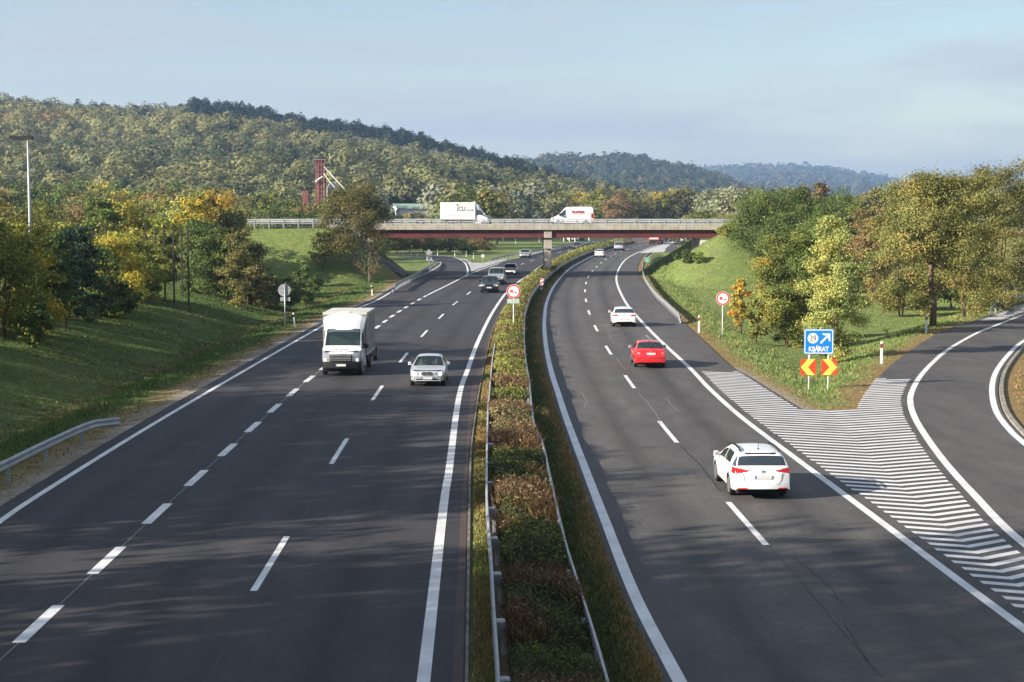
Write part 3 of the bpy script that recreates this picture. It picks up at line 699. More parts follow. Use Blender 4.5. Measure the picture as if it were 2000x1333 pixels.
# hedge of low shrubs filling the median between the two barriers
def hedge():
    ys = np.concatenate([np.arange(24, 66, .22), np.arange(66, 420, .8)])
    hl, hr = yx(HL, ys)+.22, yx(HR, ys)-.12
    near = ys < 46
    hl = hl-.22+np.where(near, .22*np.clip((48-ys)/5, 0, 1), 0); hr = hr+.14
    hl = np.where(ys > 95, yx(K, ys)+.45, hl)
    gap = 1-.55*np.exp(-((ys-66.2)/.9)**2)-.5*np.exp(-((ys-219)/3.5)**2)
    def hf(x, y, t):
        m = (.80+.15*np.sin(y*1.05+.5*np.sin(y*.37))+.10*np.sin(y*2.1+t*3)+.07*np.sin(y*.33+t*2)+.075*np.sin(y*4.3+t*9)*np.sin(t*11+y*1.7)+.05*np.sin(x*13+y*7.1)+np.where(y > 150, .12, 0))*np.interp(y, ys, gap)
        return m*np.clip(1-np.abs(t*2-1)**6*.35, .12, 1)
    # dark inner mass
    nt = 9; V = []; 
    for yy, a, b in zip(ys, hl, hr):
        for i in range(nt):
            t = i/(nt-1); x = a+(b-a)*t; V.append((x, yy, .02 if i in (0, nt-1) else float(hf(x, np.array(yy), np.array(t)))*.80))
    n = len(ys); idx = np.arange(n*nt).reshape(n, nt)
    Fc = np.stack([idx[:-1, :-1], idx[:-1, 1:], idx[1:, 1:], idx[1:, :-1]], -1).reshape(-1, 4)
    V = np.array(V); V[:, :2] += rng.normal(0, .02, (len(V), 2)); V[:, 2] *= rng.uniform(.85, 1.08, len(V))
    core = mk('median_hedge', V, Fc, plain('hedge twig mass', (.040, .033, .022), .95, spec=.1, vary=.5, vscale=9), smooth=True)
    tag(core, 'long low hedge of green and browned shrubs between the median barriers', 'hedge', kind='stuff')
    BR = np.array([(.20, .145, .075), (.26, .19, .10), (.14, .10, .06), (.34, .25, .14), (.09, .068, .042)])
    GRN = np.array([(.065, .095, .028), (.095, .125, .034), (.15, .16, .045), (.045, .07, .02)])
    YG = np.array([(.21, .20, .050), (.15, .18, .042), (.25, .21, .060), (.11, .145, .034)])
    N = 150000; u = rng.random(N); y = 24*(415/24)**(u**1.15); t = rng.uniform(0, 1, N)
    a = np.interp(y, ys, hl); b = np.interp(y, ys, hr); x = a+(b-a)*t
    z = hf(x, y, t)*rng.uniform(.5, 1.0, N)+np.abs(rng.normal(0, .05, N))
    z = np.where(rng.random(N) < .25, hf(x, y, t)*rng.uniform(.1, 1, N), z)
    # sections: far part yellow green with brown crowns, near part dark with brown and green patches
    s = np.sin(y*.62+.8*np.sin(y*.21))+.8*np.sin(y*1.31+t*2.2)+.5*np.sin(x*2.7+y*.9)+rng.normal(0, .35, N)
    c = np.where((s > .55)[:, None], BR[rng.integers(0, 5, N)], GRN[rng.integers(0, 4, N)])
    far = y > 66+rng.normal(0, 3, N)
    c = np.where((far & (s < 1.0))[:, None], YG[rng.integers(0, 4, N)]*1.15, c)
    mid = (y > 53) & (y < 66); c = np.where((mid & (rng.random(N) < .6))[:, None], BR[rng.integers(0, 4, N)]*1.1, c)
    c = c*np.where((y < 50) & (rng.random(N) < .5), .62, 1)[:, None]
    nr = np.stack([(t*2-1)*.9, -.3*np.ones(N), .9*np.ones(N)], 1)+rng.normal(0, .6, (N, 3))
    sz = (.018+y*.00052)*rng.uniform(.6, 1.5, N)
    Vq, Fq = quads(np.stack([x, y, z+.02], 1), sz, nr, .5)
    mk('hedge_leaves', Vq, Fq, M['leaf'], core, col=c*rng.uniform(.7, 1.3, N)[:, None])
    # upright dry stems
    n = 60000; y = 24*(200/24)**(rng.random(n)**1.25); t = rng.uniform(.02, .98, n); a = np.interp(y, ys, hl); b = np.interp(y, ys, hr); x = a+(b-a)*t
    s = np.sin(y*.62+.8*np.sin(y*.21))+.8*np.sin(y*1.31+t*2.2)+.5*np.sin(x*2.7+y*.9)
    k = (s > np.where(y > 66, .9, .15)); x, y, t = x[k], y[k], t[k]; n = len(x)
    o = grass('hedge_stems', np.stack([x, y, hf(x, y, t)*.72], 1), rng.uniform(.16, .42, n), .010+y*.0004, BR[rng.integers(0, 5, n)]*np.array([1.0, .80, .72])*(rng.choice([.45, .8, 1.3], n)*np.where(y < 50, .75, 1))[:, None], core, bend=.45, nb=2)
hedge()

# ---------------------------------------------------------------- the wood on the hills (uncountable: one object per hill)
def forest(name, n, y0, y1, u0, u1, per, rad, label, far=False, seed=5, csz=.30):
    rg = np.random.default_rng(seed)
    y = np.sqrt(rg.uniform(y0**2, y1**2, n)); u = rg.uniform(u0, u1, n); x = u*y
    z = ground_h(x, y)-.1
    k = (z > .6) & ~((u > -.083) & (u < -.045) & (y < 560)) if not far else z > 3
    x, y, z, u = x[k], y[k], z[k], u[k]; n = len(x)
    r = rad*np.exp(rg.normal(0, .27, n)).clip(.45, 1.7); px = 1000+u*F
    # kinds by place
    ns = np.sin(x*.021+1.2)+np.sin(y*.017+x*.009)+.8*np.sin(x*.05-y*.03)+rg.normal(0, .45, n)
    cols = {'yg': (.215, .21, .085), 'ol': (.17, .18, .080), 'gr': (.085, .105, .050), 'pale': (.26, .27, .19), 'or': (.33, .23, .07), 'pine': (.022, .036, .026), 'br': (.20, .16, .10)}
    c = np.tile(np.array(cols['ol']), (n, 1)); q = rg.random(n)
    left = px < 640+rg.normal(0, 120, n)
    c[left & (ns > -.6)] = cols['yg']; c[left & (ns > 2.4)] = cols['or']; c[left & (ns < -1.6)] = cols['gr']
    rt = ~left
    c[rt & (ns > .9)] = cols['pale']; c[rt & (ns < -.5)] = cols['gr']; c[rt & (q < .10)] = cols['yg']; c[rt & (q > .93)] = cols['br']
    if far: c[:] = (.060, .078, .042); c[ns > 1] = (.09, .088, .045); c[ns < -1] = (.040, .055, .034); c[q < .06] = (.13, .10, .05)
    elev = (z+rad-H)/y*F
    pine = np.zeros(n, bool)
    if not far:
        cy = np.interp(px, [a for a, b in CREST], [b for a, b in CREST])
        below = (411-elev)-cy
        pine = (px > 380) & (px < 1250) & (below < np.interp(px, [380, 700, 1000, 1250], [34, 40, 46, 40])+rg.normal(0, 4, n))
        pine |= (px <= 380) & (below < 20) & (q < .30)
        c[pine] = cols['pine']
        low = (411-elev > 355+rg.normal(0, 10, n)) & (px > 0); c[low & (q < .5) & (ns > 0)] = cols['yg']
        c[low & (q > .8)] = cols['gr']
    c = c*rg.uniform(.86, 1.14, n)[:, None]
    r = np.where(pine, r*.8, r); ht = r*np.where(pine, 1.7, rg.uniform(1.0, 1.5, n))
    N = n*per; kk = np.repeat(np.arange(n), per)
    d = rg.normal(size=(N, 3)); d[:, 2] = np.abs(d[:, 2])*.9-.25; d /= np.linalg.norm(d, axis=1)[:, None]
    # lobes: each tree has a few bumps
    lob = rg.normal(size=(n, 4, 3)); lob[:, :, 2] = np.abs(lob[:, :, 2]); lob /= np.linalg.norm(lob, axis=2)[:, :, None]
    dl = np.max(np.einsum('nij,nj->ni', lob[kk], d), 1); rr = (.62+.42*np.clip(dl, 0, 1)**3)*rg.uniform(.80, 1.08, N)
    tp = np.where(pine[kk], np.clip(1.1-np.clip(d[:, 2], 0, 1)*.6, .3, 1), 1)
    p = np.stack([x[kk]+d[:, 0]*r[kk]*rr*tp, y[kk]+d[:, 1]*r[kk]*rr*tp, z[kk]+ht[kk]*(.55+.75*d[:, 2]*rr)], 1)
    nr = d+rg.normal(0, .30, (N, 3))+np.array([0, -.1, .25])
    V, Fc = quads(p, csz*r[kk]*rg.uniform(.6, 1.35, N), nr, .62)
    col = c[kk]*rg.uniform(.86, 1.15, N)[:, None]
    return tag(mk(name, V, Fc, M['leaf'], col=col), label, 'forest', kind='stuff')
forest('hill_forest', 9500, 440, 1230, -.36, .17, 380, 4.7, 'autumn wood covering the long hill on the left', seed=5, csz=.115)
forest('hill_forest', 10500, 1250, 2750, -.05, .40, 50, 7.0, 'darker wood on the second hill behind', far=True, seed=9, csz=.26)
forest('hill_forest', 15000, 3300, 6400, .05, .42, 16, 13, 'blue hazy wood on the farthest hill', far=True, seed=12, csz=.42)
# ---------------------------------------------------------------- overpass
def overpass():
    e = empty('overpass', (0, (YB0+YB1)/2, 0), 0, 'concrete overpass with dark red steel girders crossing the motorway', 'bridge')
    oy = (YB0+YB1)/2; X0, X1 = -18.6, 28.2
    def bx(name, mat, *a, ch=0.0, sm=False):
        mb = MB()
        for q in a: mb.box(q[0], q[1], q[2]-oy, q[3]-oy, q[4], q[5], ch=ch)
        return mb.build(name, mat, e)
    bx('deck', M['conc'], (X0+.02, X1-.02, YB0+.35, YB1-.35, 5.93, 6.2))
    # fascia beams made of panels with open joints
    for y0, y1 in ((YB0, YB0+.34), (YB1-.34, YB1)):
        mb = MB(); xx = X0-.6
        while xx < X1+.6: mb.box(xx, xx+.965, y0-oy, y1-oy, 5.86, 6.56, ch=.012); xx += 1.0
        mb.build('fascia', M['conc'], e)
    bx('fascia_backing', M['trim'], (X0, X1, YB0+.30, YB0+.36, 5.92, 6.5))
    for yg in (YB0+.55, YB0+3.7, YB0+6.9, YB0+10.05):
        mb = MB(); mb.box(X0+.4, X1-.4, yg-.02-oy, yg+.02-oy, 4.92, 5.92); mb.box(X0+.4, X1-.4, yg-.25-oy, yg+.25-oy, 4.86, 4.92)
        xx = X0+2
        mb.build('girder', M['girder'], e)
    for x in np.arange(X0+4, X1-2, 6): bx('cross_beam', M['girder'], (x, x+.2, YB0+.6, YB1-.6, 5.1, 5.8))
    # pier: a slender column with a wider capital block
    xp = P(1065, 531)[0]
    mb = MB(); mb.box(xp-.40, xp+.40, YB0+.9-oy, YB0+2.0-oy, -.2, 3.52, ch=.06); mb.build('pier', M['conc'], e); mb = MB(); mb.box(xp-.40, xp+.40, YB1-2.0-oy, YB1-.9-oy, -.2, 3.52, ch=.06); mb.build('pier', M['conc'], e)
    mb = MB(); mb.box(xp-.52, xp+.52, YB0+.6-oy, YB1-.6-oy, 3.5, 4.86, ch=.03); mb.build('pier_cap', M['conc'], e)
    mb = MB(); mb.box(xp-.49, xp+.49, YB0+.28-oy, YB0+.52-oy, 4.86, 5.86, ch=.03); mb.build('pier_bearing', M['conc'], e)
    # abutments
    mb = MB(); mb.box(X0-1.0, X0+.5, YB0+.5-oy, YB1-.5-oy, 3.6, 5.95); mb.box(X0-1.5, X0+1.2, YB0+.3-oy, YB1-.3-oy, 4.2, 4.9, ch=.03)
    mb.build('abutment', M['conc_pale'], e)
    for yy in (YB0+.6, YB0+3.6, YB0+6.6, YB1-1.1):
        for xx in (X0-.9, X0+.6): mb = MB(); mb.box(xx, xx+.4, yy-oy, yy+.4-oy, 1.6, 4.2); mb.build('abutment_column', M['conc'], e)
    mb = MB(); mb.box(X1-4.6, X1+.4, YB0+.6-oy, YB1-.6-oy, 2.6, 5.92); mb.box(X1-2.9, X1+.5, YB1-.6-oy, YB1-.2-oy, .6, 4.9); mb.build('abutment', M['conc_pale'], e)
    # wing wall ends reaching into the slopes
    mb = MB(); mb.prism([(X0-4.6, 6.5), (X0-.3, 6.5), (X0-.3, 4.2), (X0-1.6, 4.2)], YB0-.02-oy, YB0+.3-oy); mb.build('wing_wall', M['conc_pale'], e); mb = MB()
    mb.prism([(X1+3.2, 6.5), (X1+.3, 6.5), (X1+.3, 4.2), (X1+1.2, 4.2)], YB0-.02-oy, YB0+.3-oy); mb.build('wing_wall', M['conc_pale'], e)
    # slope paving under both ends
    mb = MB()
    mb.add([(X0-1.4, YB0+.1-oy, 3.75), (X0-1.4, YB1-.1-oy, 3.75), (X0+5.0, YB1-.1-oy, .05), (X0+5.0, YB0+.1-oy, .05)], [(0, 3, 2, 1)]); mb.build('slope_paving', plain('slope slabs', (.20, .19, .18), .9, vary=.25, vscale=2), e); mb = MB()
    mb.add([(X1-4.5, YB0+.3-oy, 3.0), (X1-4.5, YB1-.4-oy, 3.0), (X1-8.6, YB1-.4-oy, .25), (X1-8.6, YB0+.3-oy, .25)], [(0, 1, 2, 3)]); mb.build('slope_paving', plain('slope slabs', (.20, .19, .18), .9, vary=.25, vscale=2), e)
    # road surface over deck and banks
    bx('road_surface', M['asphalt_r'], (-75, 85, YB0+.9, YB1-.9, 6.19, 6.24))
    # roadside rails: two box rails on posts, both sides; 2 m spacing
    for y0 in (YB0+.16, YB1-.2):
        mb = MB()
        for z0, z1 in ((7.06, 7.17), (6.80, 6.95), (6.58, 6.63)): mb.box(-34, 36, y0-.08-oy, y0-.02-oy, z0, z1)
        mb.build('rail', M['steel_dull'], e)
        if y0 < YB1-3:
            for x in np.arange(-34, 36.1, 1.83):
                mb = MB(); mb.box(x-.065, x+.065, y0-.14-oy, y0+.06-oy, 6.1 if X0 < x < X1 else 5.6, 7.13); mb.build('post', M['sign_back'], e)
    return e
overpass()

# ---------------------------------------------------------------- crash barriers
WP = [(0.0, 0.0), (.05, .045), (.05, .09), (0.0, .155), (.05, .22), (.05, .265), (0.0, .31)]      # (towards road, height)
def barrier(q, side, label, top=.75, step=4.0, z0=None, sink0=0, sink1=0, posts=True, spacer=False, group='crash barriers', post_from=0, post_to=1e9, seg=1.0, follow=False, wave=0.0):
    """W-beam along polyline q (road lies on side: +1 right of travel, -1 left); parts: beam, posts"""
    q = resamp(q, seg); L_ = arcl(q)[-1]; s = np.linspace(0, L_, len(q)); p, t = at(q, s)
    nr = np.stack([t[:, 1], -t[:, 0]], 1)*side
    gzv = (ground_h(p[:, 0], p[:, 1])-.05 if follow else np.full(len(p), 0.0 if z0 is None else z0))
    tz = gzv+top-.31
    if sink0: tz = tz-np.clip(1-s/sink0, 0, 1)*(top-.1)
    if sink1: tz = tz-np.clip(1-(L_-s)/sink1, 0, 1)*(top-.1)
    if wave: tz = tz+wave*np.sin(s*.9)*np.sin(s*.23)
    o0 = np.array([p[0, 0], p[0, 1], 0.0]); e = empty('crash_barrier', tuple(o0), 0, label, 'crash barrier', group)
    rows = []
    for (a, b) in WP: rows.append(np.stack([p[:, 0]+nr[:, 0]*(a+.004), p[:, 1]+nr[:, 1]*(a+.004), tz+b], 1))
    for (a, b) in WP[::-1]: rows.append(np.stack([p[:, 0]+nr[:, 0]*(a-.012), p[:, 1]+nr[:, 1]*(a-.012), tz+b], 1))
    Rw = np.stack(rows)-o0; m, n = Rw.shape[:2]; idx = np.arange(m*n).reshape(m, n); ix2 = np.roll(idx, -1, 0)
    Fc = np.stack([idx[:, :-1], ix2[:, :-1], ix2[:, 1:], idx[:, 1:]], -1).reshape(-1, 4)
    mk('beam', Rw.reshape(-1, 3), Fc, M['steel'], e)
    if posts:
        ss = np.arange(.4, L_, step); ss = ss[(ss >= post_from) & (ss < post_to)][:96]; pp, tt = at(q, ss)
        first = None; sp0 = None
        for (a, b), (tx, ty), s_ in zip(pp, tt, ss):
            zb = float(np.interp(s_, s, tz)); rz = math.atan2(ty, tx)
            if first is None:
                mb = MB(); mb.box(-.05, .05, -.035, .035, -1.2, .27); mb.box(-.03, .03, -.06, .06, -1.2, .2); first = mb.build('post', M['steel'], e); o = first
                if spacer:
                    mb = MB(); mb.box(-.10, .10, -.02, .20, .03, .27, ch=.03); sp0 = mb.build('spacer', M['steel'], e); o2 = sp0
            else:
                o = first.copy(); C.objects.link(o); o.parent = e
                if spacer: o2 = sp0.copy(); C.objects.link(o2); o2.parent = e
            n_ = np.array([ty, -tx])*side
            o.location = (a-n_[0]*(.17 if spacer else .09)-o0[0], b-n_[1]*(.17 if spacer else .09)-o0[1], zb-(.12 if spacer else .02)); o.rotation_euler = (0, 0, rz)
            if spacer: o2.location = (a-n_[0]*.17-o0[0], b-n_[1]*.17-o0[1], zb); o2.rotation_euler = (0, 0, rz if side < 0 else rz+math.pi)
    return e
yHL = lambda a, b: HL[(HL[:, 1] >= a) & (HL[:, 1] <= b)]
yHR = lambda a, b: HR[(HR[:, 1] >= a) & (HR[:, 1] <= b)]
barrier(yHL(22, 98), -1, 'median barrier along the left carriageway with bulky spacers behind it', spacer=True, step=3.85, post_to=31, sink1=4, wave=.02)
barrier(yHL(196, 260), -1, 'short barrier piece in front of the overpass pier', step=4, group='crash barriers')
barrier(yHR(22, 440), 1, 'long median barrier curving along the right carriageway', step=4.0, wave=.02)
lb = TR([(-40,916),(0,902),(75,866),(150,832),(190,818),(232,814)], h=.75, ext0=14)
barrier(lb, 1, 'nearest barrier at the left edge, its end bent away', z0=-.02, step=4)
lf = TR([(768,559),(785,548),(800,541),(820,530),(836,521),(845,513),(846,506)], h=.70)
barrier(lf, 1, 'curved barrier beside the slip road under the overpass', step=2.0, sink0=3)
lf2 = TR([(958,506),(985,499),(1014,494),(1050,487.5),(1085,481.5),(1120,475),(1160,469)], h=.75)
barrier(lf2, 1, 'long barrier beside the left carriageway beyond the overpass', step=4.0)
rf = TR([(1331,617),(1305,593),(1281,571),(1262,545),(1256,530),(1256.5,512),(1262,500),(1272,492)], h=.60)
barrier(rf, -1, 'curved barrier on the right verge ending in the grass', step=2.0, sink0=3, top=.60)
rb = TR([(1933,600),(1950,590),(1972,582),(2000,576),(2060,566),(2150,556)], h=.75)
barrier(rb, -1, 'barrier beside the ramp at the right edge below the bare bush', step=4.0, sink0=2)

# ---------------------------------------------------------------- signs and posts
def text_mesh(txt, size, mat, parent, name, loc, rot, ext=.003, sx=1.0, bold=0.0, align='CENTER'):
    cu = bpy.data.curves.new(name, 'FONT'); cu.body = txt; cu.size = size; cu.align_x = align; cu.extrude = ext; cu.offset = bold; cu.resolution_u = 3
    t = bpy.data.objects.new(name, cu); C.objects.link(t)
    me = bpy.data.meshes.new_from_object(t.evaluated_get(bpy.context.evaluated_depsgraph_get()))
    bpy.data.objects.remove(t); bpy.data.curves.remove(cu); me.materials.clear(); me.materials.append(mat)
    o = bpy.data.objects.new(name, me); C.objects.link(o); o.parent = parent; o.location = loc; o.rotation_euler = rot; o.scale = (sx, 1, 1); return o
def disc(r, y0, y1, c, n=32): mb = MB(); mb.lathe([(y0, r), (y1, r)], (c[0], 0, c[1]), 'y', n); return mb
def ringm(r0, r1, y0, y1, c, n=40):
    mb = MB(); V = []; Fc = []
    for r, y in ((r0, y0), (r1, y0), (r1, y1), (r0, y1)):
        for k in range(n): a = 6.28318*k/n; V.append((c[0]+r*math.cos(a), y, c[1]+r*math.sin(a)))
    for i in range(4):
        for k in range(n): Fc.append((i*n+k, i*n+(k+1) % n, ((i+1) % 4)*n+(k+1) % n, ((i+1) % 4)*n+k))
    return mb.add(V, Fc)
def no_overtaking(x, y, zg, hc, label, extra=False):
    e = empty('road_sign', (x, y, zg), 0, label, 'road sign', 'lorry no overtaking signs')
    mb = MB(); mb.tube([(0, .03, -.3), (0, .03, hc+.3)], .035, 10); mb.build('pole', M['post_white'], e, True)
    r = .46; disc(r, 0, -.02, (0, hc)).build('disc', M['sign_white'], e)
    ringm(r*.76, r*.955, -.024, -.021, (0, hc)).build('red_ring', M['sign_red'], e)
    mb = MB(); mb.box(-.21, -.05, -.0255, -.0215, hc-.06, hc+.11); mb.box(-.05, .02, -.0255, -.0215, hc-.06, hc-.01)
    for cx in (-.17, -.01): mb.add(*(lambda b: (b.v, b.f))(disc(.022, -.0215, -.0255, (cx, hc-.075), 10)))
    mb.build('lorry_symbol', M['sign_red'], e)
    mb = MB(); mb.prism([(.06, hc-.09), (.25, hc-.09), (.25, hc-.055), (.20, hc-.05), (.17, hc-.03), (.12, hc-.03), (.10, hc-.05), (.06, hc-.055)], -.0215, -.0255); mb.build('car_symbol', M['sign_black'], e)
    if extra:
        mb = MB(); mb.box(-.42, .38, .0, -.018, hc-.80, hc-.50); mb.build('time_plate', plain('weathered grey green plate', (.42, .50, .46), .6, vary=.3, vscale=5), e)
    return e
x, y, _ = P(1003, 648, .3); no_overtaking(x, y, 0, H-(569-411)/F*y, 'round red sign with a small plate standing in the median hedge', True)
x, y, _ = P(1411, 657, -.1); no_overtaking(x, y, gz(x, y), H-(583-411)/F*y-gz(x, y), 'round red sign on a thin pole in the right grass')
# back of a round sign, left verge
x, y, _ = P(556, 640, -.1); e = empty('road_sign', (x, y, -.15), 0, 'grey back of a round sign with a small plate on the left verge', 'road sign')
hc = H-(567-411)/F*y+.15; mb = MB(); mb.tube([(.05, -.05, -.3), (.05, -.05, hc+.42)], .045, 10); mb.build('pole', M['steel'], e, True)
disc(.45, 0, .02, (0, hc)).build('disc', M['sign_back'], e); mb = MB(); mb.box(-.30, .42, 0, .02, hc-.78, hc-.50); mb.build('plate', M['sign_back'], e)
mb = MB(); mb.box(-.28, .28, -.02, 0, hc+.12, hc+.16); mb.box(-.28, .28, -.02, 0, hc-.18, hc-.14); mb.build('bracket', M['steel'], e)
# exit sign with two posts
xl, yl, _ = P(1580, 762, -.15); sc = yl/F
e = empty('exit_sign', (xl, yl, -.15), 0, 'blue exit sign with white 39, arrow and word KIJÁRAT on two posts', 'road sign')
def sx(px): return (px-1000)*sc-xl
def sz(py): return H-(py-411)*sc+.15
mb = MB(); mb.tube([(0, .05, -.4), (0, .05, sz(650))], .038, 10); mb.build('post', M['post_white'], e, True)
mb = MB(); mb.tube([(sx(1621), .05, -.4), (sx(1621), .05, sz(650))], .038, 10); mb.build('post', M['post_white'], e, True)
def rrect(x0, x1, z0, z1, r, n=6):
    return [(cx+r*math.cos(a), cz+r*math.sin(a)) for cx, cz, a0 in ((x1-r, z1-r, 0), (x0+r, z1-r, 90), (x0+r, z0+r, 180), (x1-r, z0+r, 270)) for a in [math.radians(a0+90*i/n) for i in range(n+1)]]
x0, x1, z0, z1 = sx(1572), sx(1630), sz(692), sz(643)
mb = MB(); mb.prism(rrect(x0, x1, z0, z1, .08), 0, -.025); mb.build('panel', M['sign_blue'], e)
o1 = rrect(x0+.025, x1-.025, z0+.025, z1-.025, .07); o2 = rrect(x0+.065, x1-.065, z0+.065, z1-.065, .05); n = len(o1)
mk('border', [(a, -.028, b) for a, b in o1]+[(a, -.028, b) for a, b in o2], [(i, (i+1) % n, n+(i+1) % n, n+i) for i in range(n)], M['sign_white'], e)
disc(10.3*sc, -.0255, -.030, (sx(1589.5), sz(661)), 28).build('number_disc', M['sign_white'], e)
text_mesh('39', .40, M['sign_black'], e, 'number', (sx(1589.5), -.031, sz(661)-.14), (math.pi/2, 0, 0), .002, .82)
ac, az = sx(1614), sz(661)
def rot(pts, c, a): ca, sa = math.cos(a), math.sin(a); return [(c[0]+x*ca-z*sa, c[1]+x*sa+z*ca) for x, z in pts]
mb = MB(); mb.prism(rot([(-.045, -.30), (.045, -.30), (.045, .26), (-.045, .26)], (ac-.02, az-.02), -math.pi/4), -.0255, -.030)
tipx, tipz = ac+.225, az+.225
mb.prism([(tipx, tipz), (tipx-.40, tipz), (tipx-.31, tipz-.085), (tipx-.085, tipz-.085)], -.0258, -.0305); mb.prism([(tipx, tipz), (tipx-.085, tipz-.085), (tipx-.085, tipz-.31), (tipx, tipz-.40)], -.0258, -.0305)
mb.build('arrow', M['sign_white'], e)
text_mesh('KIJÁRAT', .315, M['sign_white'], e, 'lettering', (sx(1601), -.028, sz(686.5)), (math.pi/2, 0, 0), .002, .82, .008)
kx = sx(1600); mb = MB(); mb.prism([(kx, sz(674)), (kx-.035, sz(684)), (kx, sz(690)), (kx+.035, sz(684))], -.0275, -.032); mb.build('kite_mark', M['sign_white'], e)
def chevron(px0, px1, py0, py1, d, label):
    e = empty('chevron_sign', ((px0+px1)/2*sc-1000*sc, yl-.03, -.15), 0, label, 'road sign', 'red and yellow chevron boards')
    hw = (px1-px0)/2*sc; z0, z1 = sz(py1), sz(py0); zc = (z0+z1)/2
    mb = MB(); mb.prism([(-hw, z0), (hw, z0), (hw, z1), (-hw, z1)], 0, -.02); mb.build('board', M['sign_orange'], e)
    mb = MB(); s = -d   # chevron points to side d
    mb.prism([(d*hw*.98, zc), (d*hw*.12, z1), (-d*hw*.85, z1), (d*hw*.05, zc), (-d*hw*.85, z0), (d*hw*.12, z0)][::d], -.0205, -.026); mb.build('chevron', M['sign_yellow'], e)
chevron(1566, 1596, 702.5, 733, -1, 'left one of the two chevron boards, pointing left, under the exit sign')
chevron(1606.5, 1637.5, 702.5, 733, 1, 'right one of the two chevron boards, pointing right, under the exit sign')
# small green kilometre board on the right barrier and the leaning red and white marker in the median
x, y, _ = P(1264, 523, 0); e = empty('kilometre_sign', (x, y, 0), 0, 'small green board with white figures beside the right barrier', 'road sign'); s = y/F
mb = MB(); mb.tube([(0, .03, -.1), (0, .03, H-(502-411)*s)], .03, 8); mb.build('pole', M['steel'], e, True)
mb = MB(); mb.prism(rrect(-4.6*s, 4.4*s, H-(511-411)*s, H-(503.5-411)*s, .05), 0, -.02); mb.build('panel', M['sign_white'], e)
mb = MB(); mb.prism(rrect(-4.1*s, 3.9*s, H-(510.4-411)*s, H-(504-411)*s, .04), -.0205, -.025); mb.build('face', M['sign_green'], e)
text_mesh('39', .34, M['sign_white'], e, 'number', (0, -.028, H-(509.2-411)*s), (math.pi/2, 0, 0), .002, .9)
x, y, _ = P(1056, 566, .2); e = empty('marker_board', (x, y, 0), 0, 'leaning red and white striped marker beside the median barrier', 'marker'); e.rotation_euler = (0, .12, 0)
mb = MB(); mb.box(-.17, .17, -.02, .02, .15, 1.35, ch=.01); mb.build('board', M['sign_white'], e)
mb = MB()
for z in (.30, .75, 1.12): mb.prism([(-.165, z), (.165, z+.2), (.165, z+.38 if z < 1.1 else z+.22), (-.165, z+.18)], -.021, -.025)
mb.build('stripe', M['sign_red'], e)
mb = MB(); mb.tube([(0, .04, -.2), (0, .04, 1.2)], .03, 8); mb.build('post', M['steel'], e)
# roadside delineators
def delin(px, py, h, label, dark, reflector=True, height=1.0, lean=0, z=None):
    x, y, _ = P(px, py, h); e = empty('delineator_post', (x, y, gz(x, y)+.04 if z is None else z), 0, label, 'delineator post', 'white delineator posts along the verges'); e.rotation_euler = (0, lean, 0)
    mb = MB(); mb.prism([(-.06, -.2), (.06, -.2), (.055, height-.03), (.0, height), (-.055, height-.05)], -.05, .05); mb.build('post', M['post_white'], e)
    z0, z1 = height-.38, height-.16
    mb = MB(); mb.prism([(-.0605, z0), (.0605, z0+.02), (.0605, z1+.02), (-.0605, z1)], -.053, .053); mb.build('band', M['sign_black'] if dark == 'b' else M['reflector_red'], e)
    return e
delin(576, 638, -.1, 'white post with a black band beside the back of the round sign, tilted', 'b', lean=-.12)
delin(727, 577, 0, 'white post with a black band on the left verge near the curved barrier', 'b', lean=-.08)
delin(1365, 649, 0, 'white post with a dark red band beside the right barrier end', 'r', height=1.15)
delin(1721.5, 709, 0, 'white post with a red band nearest the exit ramp', 'r', height=1.2)
delin(1809, 650, 0, 'white post with a red band below the big locust tree', 'r', height=1.25)
for i, (px, py) in enumerate([(788, 503), (814.5, 503.5), (834, 509), (842, 510), (802.5, 497), (854.5, 499), (888, 501), (910.5, 501.5), (924.5, 505.5), (963, 477), (1007, 475.5), (1053, 473)]):
    delin(px, py, 0, 'small white post along the slip road beyond the overpass' if i < 9 else 'small white post in the meadow beyond the overpass', 'b', height=1.0)
x, y, _ = P(838, 516, 0); e = empty('road_sign', (x, y, 0), 0, 'small grey sign back at the end of the curved barrier', 'road sign')
mb = MB(); mb.tube([(0, 0, -.1), (0, 0, 2.3)], .04, 8); mb.build('pole', M['steel'], e); mb = MB(); mb.prism([(-.55, 1.7), (0, 1.35), (.55, 1.7), (0, 2.3)], -.02, 0); mb.build('plate', M['sign_back'], e)
x, y, _ = P(943, 512, 0); e = empty('road_sign', (x, y, 0), 0, 'small white plate on a post at the tip of the far gore', 'road sign')
mb = MB(); mb.tube([(0, 0, -.1), (0, 0, 1.2)], .04, 8); mb.build('pole', M['steel'], e); mb = MB(); mb.box(-.22, .22, -.02, 0, .75, 1.2); mb.build('plate', M['sign_white'], e)

